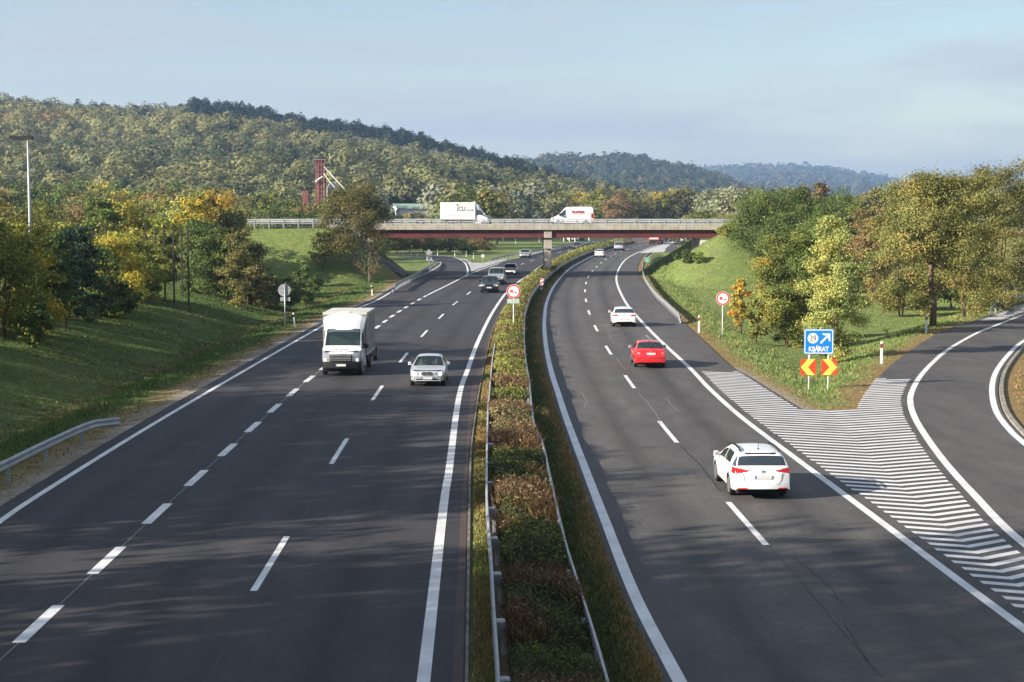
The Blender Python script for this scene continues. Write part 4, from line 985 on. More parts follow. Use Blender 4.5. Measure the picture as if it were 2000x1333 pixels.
# ---------------------------------------------------------------- street lamp, poles, towers, sheds
y = 132.; x = (61-1000)/F*y; zt = H+(411-277)/F*y; e = empty('street_lamp', (x, y, gz(x, y)), 0, 'tall grey street lamp with two heads rising above the left trees', 'street lamp'); z = zt-gz(x, y)
mb = MB(); mb.tube([(0, 0, -.3), (0, 0, z*.5), (-.02, 0, z)], [.15, .12, .085], 12); mb.build('pole', M['steel_dull'], e, True)
mb = MB(); mb.tube([(0, 0, z), (-.5, 0, z+.12)], .04, 8); mb.tube([(0, 0, z), (.15, -.35, z+.05)], .04, 8); mb.build('arm', M['steel'], e)
for c, s in (((-.85, 0), 1.5), ((.2, -.55), 1.0)):
    mb = MB(); mb.add([(c[0]-.42*s, c[1]-.14, z+.16), (c[0]+.35*s, c[1]-.17, z+.03), (c[0]+.35*s, c[1]+.17, z+.03), (c[0]-.42*s, c[1]+.14, z+.16), (c[0]-.40*s, c[1]-.1, z+.42), (c[0]+.35*s, c[1]-.12, z+.36), (c[0]+.35*s, c[1]+.12, z+.36), (c[0]-.40*s, c[1]+.1, z+.42)],
                   [(0, 3, 2, 1), (4, 5, 6, 7), (0, 1, 5, 4), (1, 2, 6, 5), (2, 3, 7, 6), (3, 0, 4, 7)]); mb.build('lamp_head', M['trim'], e)
for i, (px, pt, dd) in enumerate([(184, 450, 118), (209, 447, 150), (286, 442, 140), (304.5, 446, 142), (322, 447, 128), (339.5, 448, 126), (355.5, 449, 136), (368, 448, 124)]):
    y = dd; x = (px-1000)/F*y; zb = gz(x, y); zt = H-(pt-411)/F*y
    mb = MB(); mb.box(-.06, .06, -.06, .06, -.3, zt-zb, ch=.01); o = mb.build('fence_pole', M['dark_wood'], loc=(x, y, zb))
    tag(o, 'tall dark timber pole of the net fence behind the bank', 'pole', 'dark poles of the net fence')
y = 127.; x = (362-1000)/F*y; mb = MB(); mb.add([(0, 0, 0), (.55, 0, 0), (.55, 0, .03), (0, 0, .03)], [(0, 1, 2, 3)])
# red elevator towers
def tower(px, w_, pt, y, label, silo=False):
    x = (px-1000)/F*y; e = empty('elevator_tower', (x, y, 0), 0, label, 'tower', 'red lattice towers'); h = H+(411-pt)/F*y; hw = w_/F*y/2
    mb = MB()
    for sx_ in (-1, -.35, .3, 1):
        for sy in (-1, 1): mb.box(sx_*hw-.16, sx_*hw+.16, sy*hw*.8-.16, sy*hw*.8+.16, 0, h)
    mb.build('leg_frame', M['tower_red'], e)
    mb = MB()
    for k in range(int(h/1.1)): mb.box(-hw, hw, -hw*.8-.05, -hw*.8+.05, k*1.1, k*1.1+.14); mb.box(-hw-.02, -hw+.06, -hw*.8, hw*.8, k*1.1, k*1.1+.14)
    mb.build('rung', M['steel_dull'], e)
    mb = MB(); mb.box(-hw*.62, hw*.05, -hw*.4, hw*.4, 0, h-1); mb.build('shaft', M['tower_red'], e)
    mb = MB(); mb.box(-hw*1.6, hw*1.4, -hw, hw, h-1.4, h-1.1); mb.box(-hw*1.0, hw*.1, -hw*.6, hw*.6, h-1.1, h-.2); mb.build('head_platform', M['tower_red'], e)
    mb = MB(); mb.lathe([(-.5, .1), (-.5, hw*.85), (.5, hw*.85), (.5, .1)], (hw*.7, 0, h-.4), 'y', 16); mb.build('drive_wheel', M['trim'], e)
    mb = MB()
    for sx_ in (-1.6, 1.35): mb.tube([(sx_*hw, -hw, h-1.1), (sx_*hw, -hw, h-.1)], .05, 5)
    mb.tube([(-1.6*hw, -hw, h-.15), (1.35*hw, -hw, h-.15)], .05, 5); mb.build('railing', M['steel_dull'], e)
    if silo:
        s = y/F; mb = MB(); mb.tube([(hw*.9, -1, H+(411-327)*s), (50*s, -1, H+(411-373)*s), (62*s, -1, H+(411-388)*s)], .15, 8); mb.tube([(hw*.9, -1.5, H+(411-340)*s), (16*s, -1.5, H+(411-352)*s), (38*s, -1.5, H+(411-378)*s), (50*s, -1.5, H+(411-392)*s)], .14, 8)
        mb.tube([(-hw, -1.4, H+(411-356)*s), (-hw+.3, -1.6, H+(411-354)*s), (hw*.6, -1.6, H+(411-346)*s)], .2, 6); mb.build('pipe', M['post_white'], e)
        mb = MB(); mb.lathe([(0, 11*s), (H+(411-368)*s, 11*s), (H+(411-358)*s, 5*s), (H+(411-356)*s, 1.5*s)], (20*s, 3, 0), 'z', 20); mb.build('silo', M['steel_dull'], e)
tower(628, 17, 312, 430., 'tall red lattice tower with white pipes beside a grey silo', True)
tower(598.5, 8, 373, 420., 'short red tower left of the tall one')
def shed(name, x0, x1, y0, y1, hw, hr, mat, rmat, label, axis='x'):
    e = empty(name, ((x0+x1)/2, (y0+y1)/2, 0), 0, label, 'building'); a, b = (x1-x0)/2, (y1-y0)/2
    mb = MB(); mb.add([(-a, -b, -.3), (a, -b, -.3), (a, b, -.3), (-a, b, -.3), (-a, -b, hw), (a, -b, hw), (a, b, hw), (-a, b, hw), (-a, 0, hr), (a, 0, hr)],
                      [(0, 1, 5, 4), (1, 2, 6, 9, 5), (2, 3, 7, 6), (3, 0, 4, 8, 7)]); mb.build('wall', mat, e)
    mb = MB(); mb.add([(-a-.3, -b-.3, hw-.1), (a+.3, -b-.3, hw-.1), (a+.3, 0, hr+.05), (-a-.3, 0, hr+.05), (-a-.3, b+.3, hw-.1), (a+.3, b+.3, hw-.1),
                       (-a-.3, -b-.3, hw+.1), (a+.3, -b-.3, hw+.1), (a+.3, 0, hr+.25), (-a-.3, 0, hr+.25), (-a-.3, b+.3, hw+.1), (a+.3, b+.3, hw+.1)],
                      [(6, 7, 8, 9), (9, 8, 11, 10), (0, 3, 2, 1), (3, 4, 5, 2), (0, 1, 7, 6), (4, 10, 11, 5), (1, 2, 8, 7), (2, 5, 11, 8), (0, 6, 9, 3), (3, 9, 10, 4)]); mb.build('roof', rmat, e)
    return e
y = 520; s = y/F; shed('shed', -235*s, -166*s, y, y+20, H+(411-408)*s-gz(-200*s, y), H+(411-399.5)*s-gz(-200*s, y), M['white_dull'], M['roof_green'], 'low white shed with a green roof above the overpass rail').rotation_euler = (0, 0, .25); [setattr(o, 'location', (o.location.x, o.location.y, gz(-200*s, y))) for o in C.objects if o.name == 'shed']
y = 455; s = y/F; e = shed('roadside_building', 95*s, 141*s, y, y+10, 3.4, 4.2, M['cabin'], M['roof_green'], 'low dark building with white panels seen under the overpass')
for k in range(3):
    mb = MB(); mb.box(-1.6+k*1.3, -.7+k*1.3, -5.06, -5.003, .2, 2.8); mb.build('panel', M['white_dull'], e)
for i, px in enumerate((1101, 1112, 1123, 1150)):
    x, yy = (px-1000)/F*440, 440.; mb = MB(); mb.tube([(0, 0, -.1), (0, 0, 6)], .12, 8); tag(mb.build('lamp_post', M['post_white'], loc=(x, yy, 0)), 'thin pale post in front of the far roadside building', 'post', 'thin posts by the far building')
# ---------------------------------------------------------------- vehicles
def smooth_prof(pts, step):
    q = np.array(pts, float); a = arcl(q); n = max(30, int(a[-1]/step)); s = np.linspace(0, a[-1], n)
    x = np.interp(s, a, q[:, 0]); z = np.interp(s, a, q[:, 1]); k = max(1, int(.09/step))
    ker = np.ones(2*k+1)/(2*k+1)
    for _ in range(2):
        xs = np.convolve(np.pad(x, k, 'edge'), ker, 'valid'); zs = np.convolve(np.pad(z, k, 'edge'), ker, 'valid')
        xs[0], zs[0], xs[-1], zs[-1] = x[0], z[0], x[-1], z[-1]; x, z = xs, zs
    return x, z
def loft_body(sp, step):
    """closed body skin from a side profile; returns verts, faces, seg index, seg fraction, centroids"""
    L_, W = sp['L'], sp['W']; x, zt = smooth_prof(sp['prof'], step); n = len(x)
    Ht = max(zt); belt = sp['belt']; roofw = sp.get('roofw', .76); hw = W/2
    fr, rr = sp.get('round_f', .13), sp.get('round_r', .09); fl = sp.get('round_len', .7)
    w = hw*(1-fr*np.clip(1-x/fl, 0, 1)**2.2-rr*np.clip(1-(L_-x)/fl, 0, 1)**2.2)
    zb = sp.get('sill', .22)+.05*np.clip(1-x/.3, 0, 1)+.06*np.clip(1-(L_-x)/.3, 0, 1)
    zt = np.maximum(zt, zb+.03); b = np.minimum(belt+sp.get('rise', .04)*(x/L_), zt-.012)
    g_ = np.clip((zt-b)/(Ht-belt), 0, 1); wr = w*.93*(1-g_)+hw*roofw*g_
    cnt = sp.get('cnt', [2, 3, 5, 6, 9, 3, 10]); rows = []; seg = []; fr_ = []
    Z = lambda v: np.broadcast_to(v, (n,))
    kp = [(0*w, zb), (.82*w, zb), (.975*w, zb+.07*np.clip((zt-zb)/.2, 0, 1)), (w, zb+(b-zb)*.52), (.965*w, b), (wr, zt-np.clip(.085*g_*1.2+.012, .004, .10)), (wr*.86, zt-np.clip(.03*g_+.006, .003, .05)), (0*w, zt+.0*w)]
    for k in range(7):
        for i in range(cnt[k]):
            t = i/cnt[k]; y = kp[k][0]*(1-t)+kp[k+1][0]*t; z = kp[k][1]*(1-t)+kp[k+1][1]*t
            if k == 6: z = kp[6][1]+(kp[7][1]-kp[6][1])*(1-(1-t)**2)
            if k == 3: y = y+w*.012*math.sin(math.pi*t)
            if k == 4: y = y+w*.018*math.sin(math.pi*t)*g_
            rows.append((y, z)); seg.append(k); fr_.append((i+.5)/cnt[k])
    rows.append(kp[7]); m = len(rows)
    bow_f, bow_r = sp.get('bow_f', .16), sp.get('bow_r', .10)
    V = []
    half = np.zeros((m, n, 3)); x_un = np.tile(x, 1)
    for j, (y, z) in enumerate(rows):
        yy = np.abs(y)/hw
        half[j, :, 0] = x+bow_f*yy**2.2*np.clip(1-x/.9, 0, 1)-bow_r*yy**2.2*np.clip(1-(L_-x)/.9, 0, 1); half[j, :, 1] = y; half[j, :, 2] = z
    full = np.concatenate([half, half[-2:0:-1]*np.array([1, -1, 1])], 0); mm = full.shape[0]
    sg = seg+seg[::-1]; ff = fr_+fr_[::-1]
    idx = np.arange(mm*n).reshape(mm, n); Fc = []; S_ = []; Q = []
    for j in range(mm):
        j2 = (j+1) % mm
        for i in range(n-1):
            Fc.append((idx[j, i], idx[j2, i], idx[j2, i+1], idx[j, i+1])); S_.append(sg[j]); Q.append(ff[j])
    V = full.reshape(-1, 3); Fc = np.array(Fc); cen = V[Fc].mean(1)
    ii = Fc[:, 0] % n; cen[:, 0] = (x[ii]+x[np.minimum(ii+1, n-1)])/2
    return V, Fc, np.array(S_), np.array(Q), cen
def submesh(name, V, Fc, mask, mat, parent):
    f = Fc[mask]
    if not len(f): return None
    u, inv = np.unique(f, return_inverse=True)
    return mk(name, V[u], inv.reshape(f.shape).astype(np.int32), mat, parent, smooth=True)
def wheel(parent, x, y, r, wd, side, rimm='rim'):
    e = MB(); pr = [(-wd/2, r*.62), (-wd/2, r*.92), (-wd/2+.03, r), (wd/2-.03, r), (wd/2, r*.92), (wd/2, r*.62)]
    e.lathe(pr, (0, 0, 0), 'y', 26); o = e.build('wheel', M['tyre'], parent, loc=(x, y, r))
    mb = MB(); s = side; f = s*wd/2
    mb.lathe([(f-s*.05, r*.18), (f-s*.05, r*.66), (f+s*.004, r*.74), (f+s*.004, r*.66)][::1], (0, 0, 0), 'y', 26)
    for k in range(5):
        a = 6.28318*k/5; c, sn = math.cos(a), math.sin(a); u = .05
        P_ = [(-sn*u, c*u), (sn*u, -c*u), (c*r*.7+sn*u*1.3, sn*r*.7-c*u*1.3), (c*r*.7-sn*u*1.3, sn*r*.7+c*u*1.3)]
        mb.add([(a_, f-s*.035, b_) for a_, b_ in P_]+[(a_, f-s*.005, b_) for a_, b_ in P_], [(0, 1, 2, 3), (7, 6, 5, 4), (0, 4, 5, 1), (1, 5, 6, 2), (2, 6, 7, 3), (3, 7, 4, 0)])
    mb.build('rim', M[rimm], o); return o
def vehicle(name, sp, paint, loc, rz, label, cat, group=None, step=.045, anchor=None, scale=1.0):
    """loc: ground point under the anchor (x from the front); sp: description of the shape"""
    L_, W = sp['L'], sp['W']; e = empty(name, loc, rz, label, cat, group)
    ax = L_/2 if anchor is None else anchor; e.scale = (scale,)*3
    hold = []
    V, Fc, sg, fq, c = loft_body(sp, step)
    x, y, z = c[:, 0], np.abs(c[:, 1]), c[:, 2]; r = sp.get('wr', .31); xf, xr = sp['axles']
    arch = np.zeros(len(x), bool)
    for xw in (xf, xr): arch |= ((x-xw)**2+(z-r)**2 < (r+.055)**2) & (y > W*.33) & (sg >= 1) & (sg <= 3)
    under = (sg <= 1) & ~arch
    cls = np.zeros(len(x), int); names = {0: 'body'}
    x0, x1 = sp['wind']                      # windscreen from x0 (base) to x1 (top)
    top = (sg >= 5)
    def put(k, mask, nm): cls[mask & (cls == 0) & ~arch] = k; names[k] = nm
    put(1, top & (x > x0) & (x < x1) & ~((sg == 5) & (fq < .35)), 'windscreen')
    if 'rwind' in sp: a, b = sp['rwind']; put(2, top & (x > a) & (x < b) & ~((sg == 5) & (fq < .4)), 'rear_window')
    for k, (a, b) in enumerate(sp.get('side', [])):
        zz = sp.get('side_z', (-.0, 9)); put(3+k, (sg == 4) & (fq > .10) & (fq < .90) & (x > a) & (x < b) & (z > sp['belt']+.02), 'side_window')
    nrm = np.cross(V[Fc[:, 1]]-V[Fc[:, 0]], V[Fc[:, 3]]-V[Fc[:, 0]]); 
    for k, (nm, mat, fn) in enumerate(sp.get('zones', [])): put(20+k, fn(x, y, z, sg, L_, W), nm)
    bm_ = M[paint]; mats = {0: bm_, 1: M[sp.get('glass', 'glass')], 2: M[sp.get('rglass', 'glass_dark')]}
    for k in range(3, 12): mats[k] = M[sp.get('sglass', 'glass')]
    for k, (nm, mat, fn) in enumerate(sp.get('zones', [])): mats[20+k] = M[mat]
    body = submesh('body', V, Fc, (cls == 0) & ~arch & ~under, bm_, e); hold.append(body)
    hold.append(submesh('underbody', V, Fc, under, M['trim'], e))
    for k, nm in names.items():
        if k == 0: continue
        msk = (cls == k)
        sides = [(c[:, 1] > 0), (c[:, 1] < 0)] if nm in ('side_window', 'headlight', 'taillight', 'fog_light', 'side_trim', 'roof_rail', 'indicator') else [np.ones(len(x), bool)]
        for s_ in sides: hold.append(submesh(nm, V, Fc, msk & s_, mats[k], e))
    # dark inner shell, seats
    mb = MB()
    for xw in (xf, xr):
        for s in (-1, 1): mb = MB(); mb.box(xw-r-.05, xw+r+.05, min(s*(W/2-.05), s*(W/2-.30)), max(s*(W/2-.05), s*(W/2-.30)), r*.7, 2*r+.04); hold.append(mb.build('wheel_housing', M['trim'], e))
    mb = MB(); mb.box(.25, L_-.25, -W/2+.2, W/2-.2, .2, sp['belt']-.10); hold.append(mb.build('inner_floor', M['trim'], e))
    if sp.get('seats'):
        for sx_ in sp['seats']:
            for s in (-1, 1):
                mb = MB(); mb.box(sx_, sx_+.14, s*.37-.24, s*.37+.24, .45, sp['belt']+.15, ch=.05); mb.box(sx_+.02, sx_+.12, s*.37-.11, s*.37+.11, sp['belt']+.16, sp['belt']+.33, ch=.04); hold.append(mb.build('seat', M['seat'], e))
        mb = MB(); mb.box(x0+.28, x0+.62, -W/2+.18, W/2-.18, sp['belt']-.2, sp['belt']+.0, ch=.04); hold.append(mb.build('dashboard', M['cabin'], e))
    for xw in (xf, xr):
        for s in (-1, 1): hold.append(wheel(e, xw, s*(W/2-.115), r, .20, s))
    # mirrors
    mxx, mz = sp.get('mirror', (x0+.55, sp['belt']+.06)); ms = sp.get('msize', 1.0); mm = M[sp.get('mirror_mat', paint)]
    for s in (-1, 1):
        mb = MB(); w2 = W/2*.97
        yy = [w2-.02, w2+.20*ms]
        mb.box(mxx-.05, mxx+.06, min(s*(w2+.02), s*yy[1]), max(s*(w2+.02), s*yy[1]), mz-.01, mz+.15*ms, ch=.03); mb.tube([(mxx, s*(w2-.06), mz), (mxx, s*(w2+.05), mz+.04)], .025, 6)
        hold.append(mb.build('mirror', mm, e))
        mb = MB(); mb.box(mxx+.061, mxx+.068, min(s*(w2+.04), s*(yy[1]-.02)), max(s*(w2+.04), s*(yy[1]-.02)), mz+.015, mz+.13*ms); hold.append(mb.build('mirror_glass', M['steel'], e))
    # plates
    for (px_, pz, dr) in sp.get('plates', []):
        mb = MB(); mb.box(px_-.012, px_+.012, -.26, .26, pz-.055, pz+.055, ch=.004); pl = mb.build('number_plate', M['plate'], e); hold.append(pl)
        mb = MB(); s = -dr; lft = s*.26; yb = sorted((lft, lft-s*.05)); mb.box(px_-.0135 if dr < 0 else px_+.0105, px_-.0105 if dr < 0 else px_+.0135, yb[0], yb[1], pz-.054, pz+.054); mb.build('plate_band', M['plate_blue'], pl)
    for fn in sp.get('extra', []): hold += fn(e, sp)
    for o in hold:
        if o is not None and o.parent == e: o.location.x -= ax
        elif o is not None and o.name.startswith('person'):
            cz, sz_ = math.cos(rz), math.sin(rz); o.scale = (scale,)*3; o.rotation_euler = (0, 0, rz); o.location = (loc[0]-ax*cz*scale, loc[1]-ax*sz_*scale, loc[2])
    return e
def occupant(e, x, y, zs, shirt, who):
    """seated person: one skinned body (hips, chest, neck, head, arms to the wheel)"""
    me = bpy.data.meshes.new('person'); v = [(x, y, zs), (x+.02, y, zs+.25), (x+.05, y, zs+.46), (x+.05, y, zs+.56), (x+.03, y, zs+.68), (x+.02, y, zs+.80),
        (x+.04, y-.20, zs+.45), (x-.12, y-.25, zs+.22), (x-.36, y-.14, zs+.32), (x-.40, y-.12, zs+.36), (x+.04, y+.20, zs+.45), (x-.12, y+.25, zs+.22), (x-.36, y+.14, zs+.32), (x-.40, y+.12, zs+.36)]
    ed = [(0, 1), (1, 2), (2, 3), (3, 4), (4, 5), (2, 6), (6, 7), (7, 8), (8, 9), (2, 10), (10, 11), (11, 12), (12, 13)]
    me.from_pydata(v, ed, []); o = bpy.data.objects.new('person', me); C.objects.link(o)
    md = o.modifiers.new('skin', 'SKIN'); rad = [.17, .16, .15, .055, .095, .075, .075, .05, .038, .04, .075, .05, .038, .04]
    for i, s in enumerate(me.skin_vertices[0].data): s.radius = (rad[i], rad[i]); s.use_root = (i == 0)
    ms = o.modifiers.new('sub', 'SUBSURF'); ms.levels = 1; ms.render_levels = 1
    me.materials.append(M[shirt]); bpy.context.view_layer.update()
    m2 = bpy.data.meshes.new_from_object(o.evaluated_get(bpy.context.evaluated_depsgraph_get())); o.modifiers.clear(); o.data = m2
    m2.materials.clear(); m2.materials.append(M[shirt]); m2.materials.append(M['skin']); m2.materials.append(M['hair'])
    tag(o, 'person in '+('a pale' if shirt == 'shirt' else 'a dark')+' shirt in the '+who, 'person')
    for p in m2.polygons:
        c = p.center; p.use_smooth = True
        if c.z > zs+.53: p.material_index = 2 if (c.z > zs+.80 or c.x > x+.07) else 1
        elif c.x < x-.30: p.material_index = 1
    return o
# zones are functions of (x, |y|, z, seg, L, W)
def front(z0, z1, y0, y1, xm=.45, slope=0): return lambda x, y, z, s, L_, W: (x < xm) & (y >= y0) & (y <= y1) & (z > z0+slope*(y-y0)) & (z < z1+slope*(y-y0)) & (s > 1)
def rear(z0, z1, y0, y1, xm=.5, slope=0): return lambda x, y, z, s, L_, W: (x > L_-xm) & (y >= y0) & (y <= y1) & (z > z0+slope*(y-y0)) & (z < z1+slope*(y-y0)) & (s > 1)
def star(e, sp):
    r = []
    mb = MB()
    mb.box(-.022, .01, -.29, .29, .738, .758, ch=.004); mb.box(-.022, .01, -.25, .25, .572, .584)
    for k in range(3): mb.box(-.018, .0, -.26, .26, .615+k*.034, .622+k*.034)
    mb.box(-.02, .0, -.012, .012, .60, .745); o = mb.build('grille_bar', M['steel'], e); r.append(o)
    mb = MB(); mb.lathe([(-.02, .045), (.0, .045)], (.22, 0, .79), 'z', 12); r.append(mb.build('emblem', M['steel'], e)); return r
MERC = dict(L=4.80, W=1.80, prof=[(0, .30), (.0, .56), (.05, .70), (.16, .765), (.7, .85), (1.42, .945), (2.02, 1.29), (2.28, 1.40), (2.7, 1.435), (3.2, 1.42), (3.50, 1.36), (4.02, 1.06), (4.2, 1.01), (4.66, .98), (4.77, .90), (4.80, .55), (4.8, .32)],
    belt=.90, wind=(1.40, 2.22), rwind=(3.48, 4.06), side=[(1.9, 2.62), (2.70, 3.55)], axles=(.84, 3.67), roofw=.68, round_f=.22, round_len=.9, seats=(2.45, 3.35), plates=[(-.03, .44, -1)], wr=.32,
    zones=[('grille', 'trim', front(.585, .735, 0, .265)), ('headlight', 'lamp_on', lambda x, y, z, s, L_, W: (x < .6) & (s > 1) & ((y-.655)**2+(z-.655)**2 < .088**2)), ('headlight', 'lens', lambda x, y, z, s, L_, W: (x < .6) & (s > 1) & ((y-.465)**2+(z-.64)**2 < .072**2)), ('air_intake', 'trim', front(.34, .42, 0, .55, .3)), ('fog_light', 'lens', front(.335, .41, .60, .72, .35)),
           ('bumper_strip', 'trim', front(.475, .50, 0, .88, .3)), ('taillight', 'tail', rear(.72, .93, .50, .9, .3))], mirror=(2.0, .93), extra=[star])
SUV = dict(L=4.43, W=1.81, prof=[(0, .36), (.0, .66), (.05, .82), (.15, .93), (.65, 1.01), (1.15, 1.09), (1.75, 1.48), (2.05, 1.62), (2.6, 1.68), (3.5, 1.66), (3.85, 1.58), (4.20, 1.15), (4.35, 1.02), (4.42, .85), (4.43, .40)],
    belt=1.04, wind=(1.12, 2.0), rwind=(3.84, 4.22), side=[(1.55, 2.40), (2.48, 3.30), (3.36, 3.75)], axles=(.86, 3.46), roofw=.74, sill=.28, wr=.35, seats=(2.15, 3.0), plates=[(-.03, .55, -1)],
    zones=[('grille', 'steel', front(.79, .815, 0, .42)), ('grille', 'trim', front(.74, .86, 0, .42)), ('headlight', 'lamp_on', front(.72, .80, .70, .84, .5)), ('headlight', 'lens', front(.71, .88, .46, .86, .5)), ('air_intake', 'trim', front(.30, .48, 0, .50, .3)), ('bumper_chrome', 'steel', front(.39, .415, 0, .8, .3)), ('taillight', 'tail', rear(.85, 1.05, .5, .9))], mirror=(1.62, 1.10))
WAGON = dict(L=4.70, W=1.81, prof=[(0, .30), (.0, .52), (.06, .68), (.2, .76), (.7, .86), (1.15, .95), (1.9, 1.32), (2.25, 1.45), (2.8, 1.50), (3.5, 1.49), (4.12, 1.43), (4.22, 1.38), (4.46, 1.08), (4.56, .98), (4.64, .86), (4.68, .62), (4.70, .52), (4.69, .36)],
    belt=.93, rise=.06, wind=(1.12, 2.2), rwind=(4.24, 4.48), side=[(1.75, 2.55), (2.62, 3.62)], axles=(.92, 3.58), roofw=.73, round_r=.07, wr=.33, seats=(2.35, 3.25), plates=[(4.674, .72, 1)], bow_r=.14,
    zones=[('spoiler_gap', 'trim', rear(1.365, 1.405, 0, .46, .6)),
           ('rear_window', 'glass_dark', lambda x, y, z, s, L_, W: (s == 4) & (x > 4.08) & (z > 1.02) & (z < 1.36)),
           ('taillight', 'tail', lambda x, y, z, s, L_, W: (x > L_-.55) & (s > 1) & (y > .40) & (np.abs(z-.905) < .015+.075*np.clip((y-.40)/.42, 0, 1))), 
           ('bumper_reflector', 'sign_red', rear(.355, .385, .48, .78, .3)), ('headlight', 'lens', front(.62, .74, .5, .85, .5))],
    mirror=(1.72, .97), extra=[])
def aerial(x, z, h=.22, lean=.08, dx=0):
    def fn(e, sp):
        mb = MB(); mb.tube([(x, 0, z-.02), (x, 0, z+.03)], [.035, .02], 8); mb.tube([(x, 0, z+.02), (x+lean, 0, z+h)], .007, 5); return [mb.build('aerial', M['trim'], e)]
    return fn
def emblem(x, z, mat='steel', r=.055):
    def fn(e, sp):
        o = ringm(r*.62, r, -.012, .012, (0, 0), 16); V = [(b+x, a, c+z) for a, b, c in o.v]; mb = MB(); mb.add(V, o.f); mb.add([(x+.002, -r*.9, z-.008), (x+.002, r*.9, z+.004), (x+.014, r*.9, z+.012), (x+.014, -r*.9, z)], [(0, 1, 2, 3)]); return [mb.build('emblem', M[mat], e)]
    return fn
def wiper(x, z, yl):
    def fn(e, sp):
        mb = MB(); mb.tube([(x, yl[0], z), (x-.06, (yl[0]+yl[1])/2, z+.06), (x-.04, yl[1], z+.05)], .012, 5); return [mb.build('wiper', M['trim'], e)]
    return fn
def wagon_trim(e, sp):
    r = []
    for s in (-1, 1):
        mb = MB(); mb.tube([(2.1, s*.62, 1.395), (2.3, s*.61, 1.462), (3.0, s*.60, 1.508), (3.7, s*.60, 1.50), (4.0, s*.615, 1.45)], .03, 8); r.append(mb.build('roof_rail', M['trim'], e, True))
        mb = MB(); mb.tube([(4.60, s*.60, .83), (4.63, s*.575, .62), (4.655, s*.50, .50), (4.69, 0, .485)], .008, 5); r.append(mb.build('hatch_seam', M['trim'], e))
        mb = MB(); mb.tube([(2.60, s*.905, .35), (2.60, s*.912, .62), (2.62, s*.885, .95)], .006, 5); r.append(mb.build('door_seam', M['trim'], e))
        mb = MB(); mb.box(1.9, 2.06, min(s*.91, s*.925), max(s*.91, s*.925), .78, .80); mb.box(3.35, 3.5, min(s*.90, s*.925), max(s*.90, s*.925), .80, .82); r.append(mb.build('door_handle', M['white'], e))
    return r
WAGON['extra'] = [aerial(3.75, 1.475), emblem(4.628, .885), wagon_trim]
OCT = dict(L=4.51, W=1.73, prof=[(0, .30), (.0, .52), (.06, .68), (.2, .76), (.7, .84), (1.25, .93), (1.95, 1.30), (2.2, 1.39), (2.7, 1.43), (3.2, 1.41), (3.42, 1.36), (3.98, 1.08), (4.12, 1.03), (4.36, 1.00), (4.44, .93), (4.49, .66), (4.51, .56), (4.51, .34)],
    belt=.89, wind=(1.22, 2.12), rwind=(3.38, 4.02), side=[(1.85, 2.50), (2.57, 3.42)], axles=(.88, 3.40), roofw=.72, wr=.31, plates=[(4.474, .80, 1)], rglass='glass',
    seats=(2.35, 3.1), zones=[('taillight', 'lens', rear(.77, .86, .60, .72, .3)), ('taillight', 'tail_on', rear(.68, .92, .58, .78, .3)), ('bumper_seam', 'trim', rear(.545, .575, 0, .9, 1.2)), ('headlight', 'lens', front(.6, .72, .5, .8, .4))],
    mirror=(1.78, .92), mirror_mat='steel', extra=[aerial(3.3, 1.40, .28), emblem(4.45, .90), wiper(3.98, 1.10, (-.02, .36))])
LEON = dict(L=4.28, W=1.81, prof=[(0, .30), (.0, .52), (.06, .66), (.2, .74), (.7, .83), (1.15, .92), (1.85, 1.30), (2.15, 1.41), (2.6, 1.455), (3.2, 1.43), (3.62, 1.35), (4.00, 1.08), (4.10, .98), (4.20, .86), (4.25, .66), (4.27, .50), (4.27, .36)],
    belt=.92, rise=.07, wind=(1.12, 2.1), rwind=(3.60, 4.03), side=[(1.7, 2.42), (2.5, 3.3)], axles=(.86, 3.50), roofw=.72, wr=.33, plates=[(4.270, .56, 1)],
    seats=(2.25, 3.05), zones=[('taillight', 'tail', rear(.80, .915, .46, .93, .5, .03)), ('diffuser', 'trim', rear(.30, .40, .0, .62, .3)), ('headlight', 'lens', front(.58, .7, .5, .85, .4))],
    mirror=(1.68, .96), extra=[emblem(4.172, .90, 'trim')])
HATCH = dict(L=4.25, W=1.78, prof=LEON['prof'][:-1]+[(4.25, .36)], belt=.92, wind=(1.12, 2.1), rwind=(3.60, 4.03), side=[(1.7, 2.42), (2.5, 3.3)], axles=(.86, 3.45), roofw=.72, wr=.32, plates=[(-.03, .48, -1)],
    zones=[('grille', 'trim', front(.60, .66, 0, .45)), ('headlight', 'lens', front(.58, .70, .48, .86, .5)), ('air_intake', 'trim', front(.32, .42, 0, .5, .3)), ('taillight', 'tail', rear(.80, .92, .5, .9))], mirror=(1.68, .96))
SEDAN = dict(L=4.4, W=1.70, prof=OCT['prof'][:-4]+[(4.36, .93), (4.39, .66), (4.4, .5), (4.4, .34)], belt=.89, wind=(1.22, 2.12), rwind=(3.38, 4.0), side=[(1.85, 2.5), (2.57, 3.42)], axles=(.86, 3.36), roofw=.70, wr=.30, plates=[(4.39, .60, 1)],
    zones=[('taillight', 'tail', rear(.70, .88, .52, .8, .3)), ('headlight', 'lens', front(.6, .72, .5, .8, .4))], mirror=(1.78, .92))
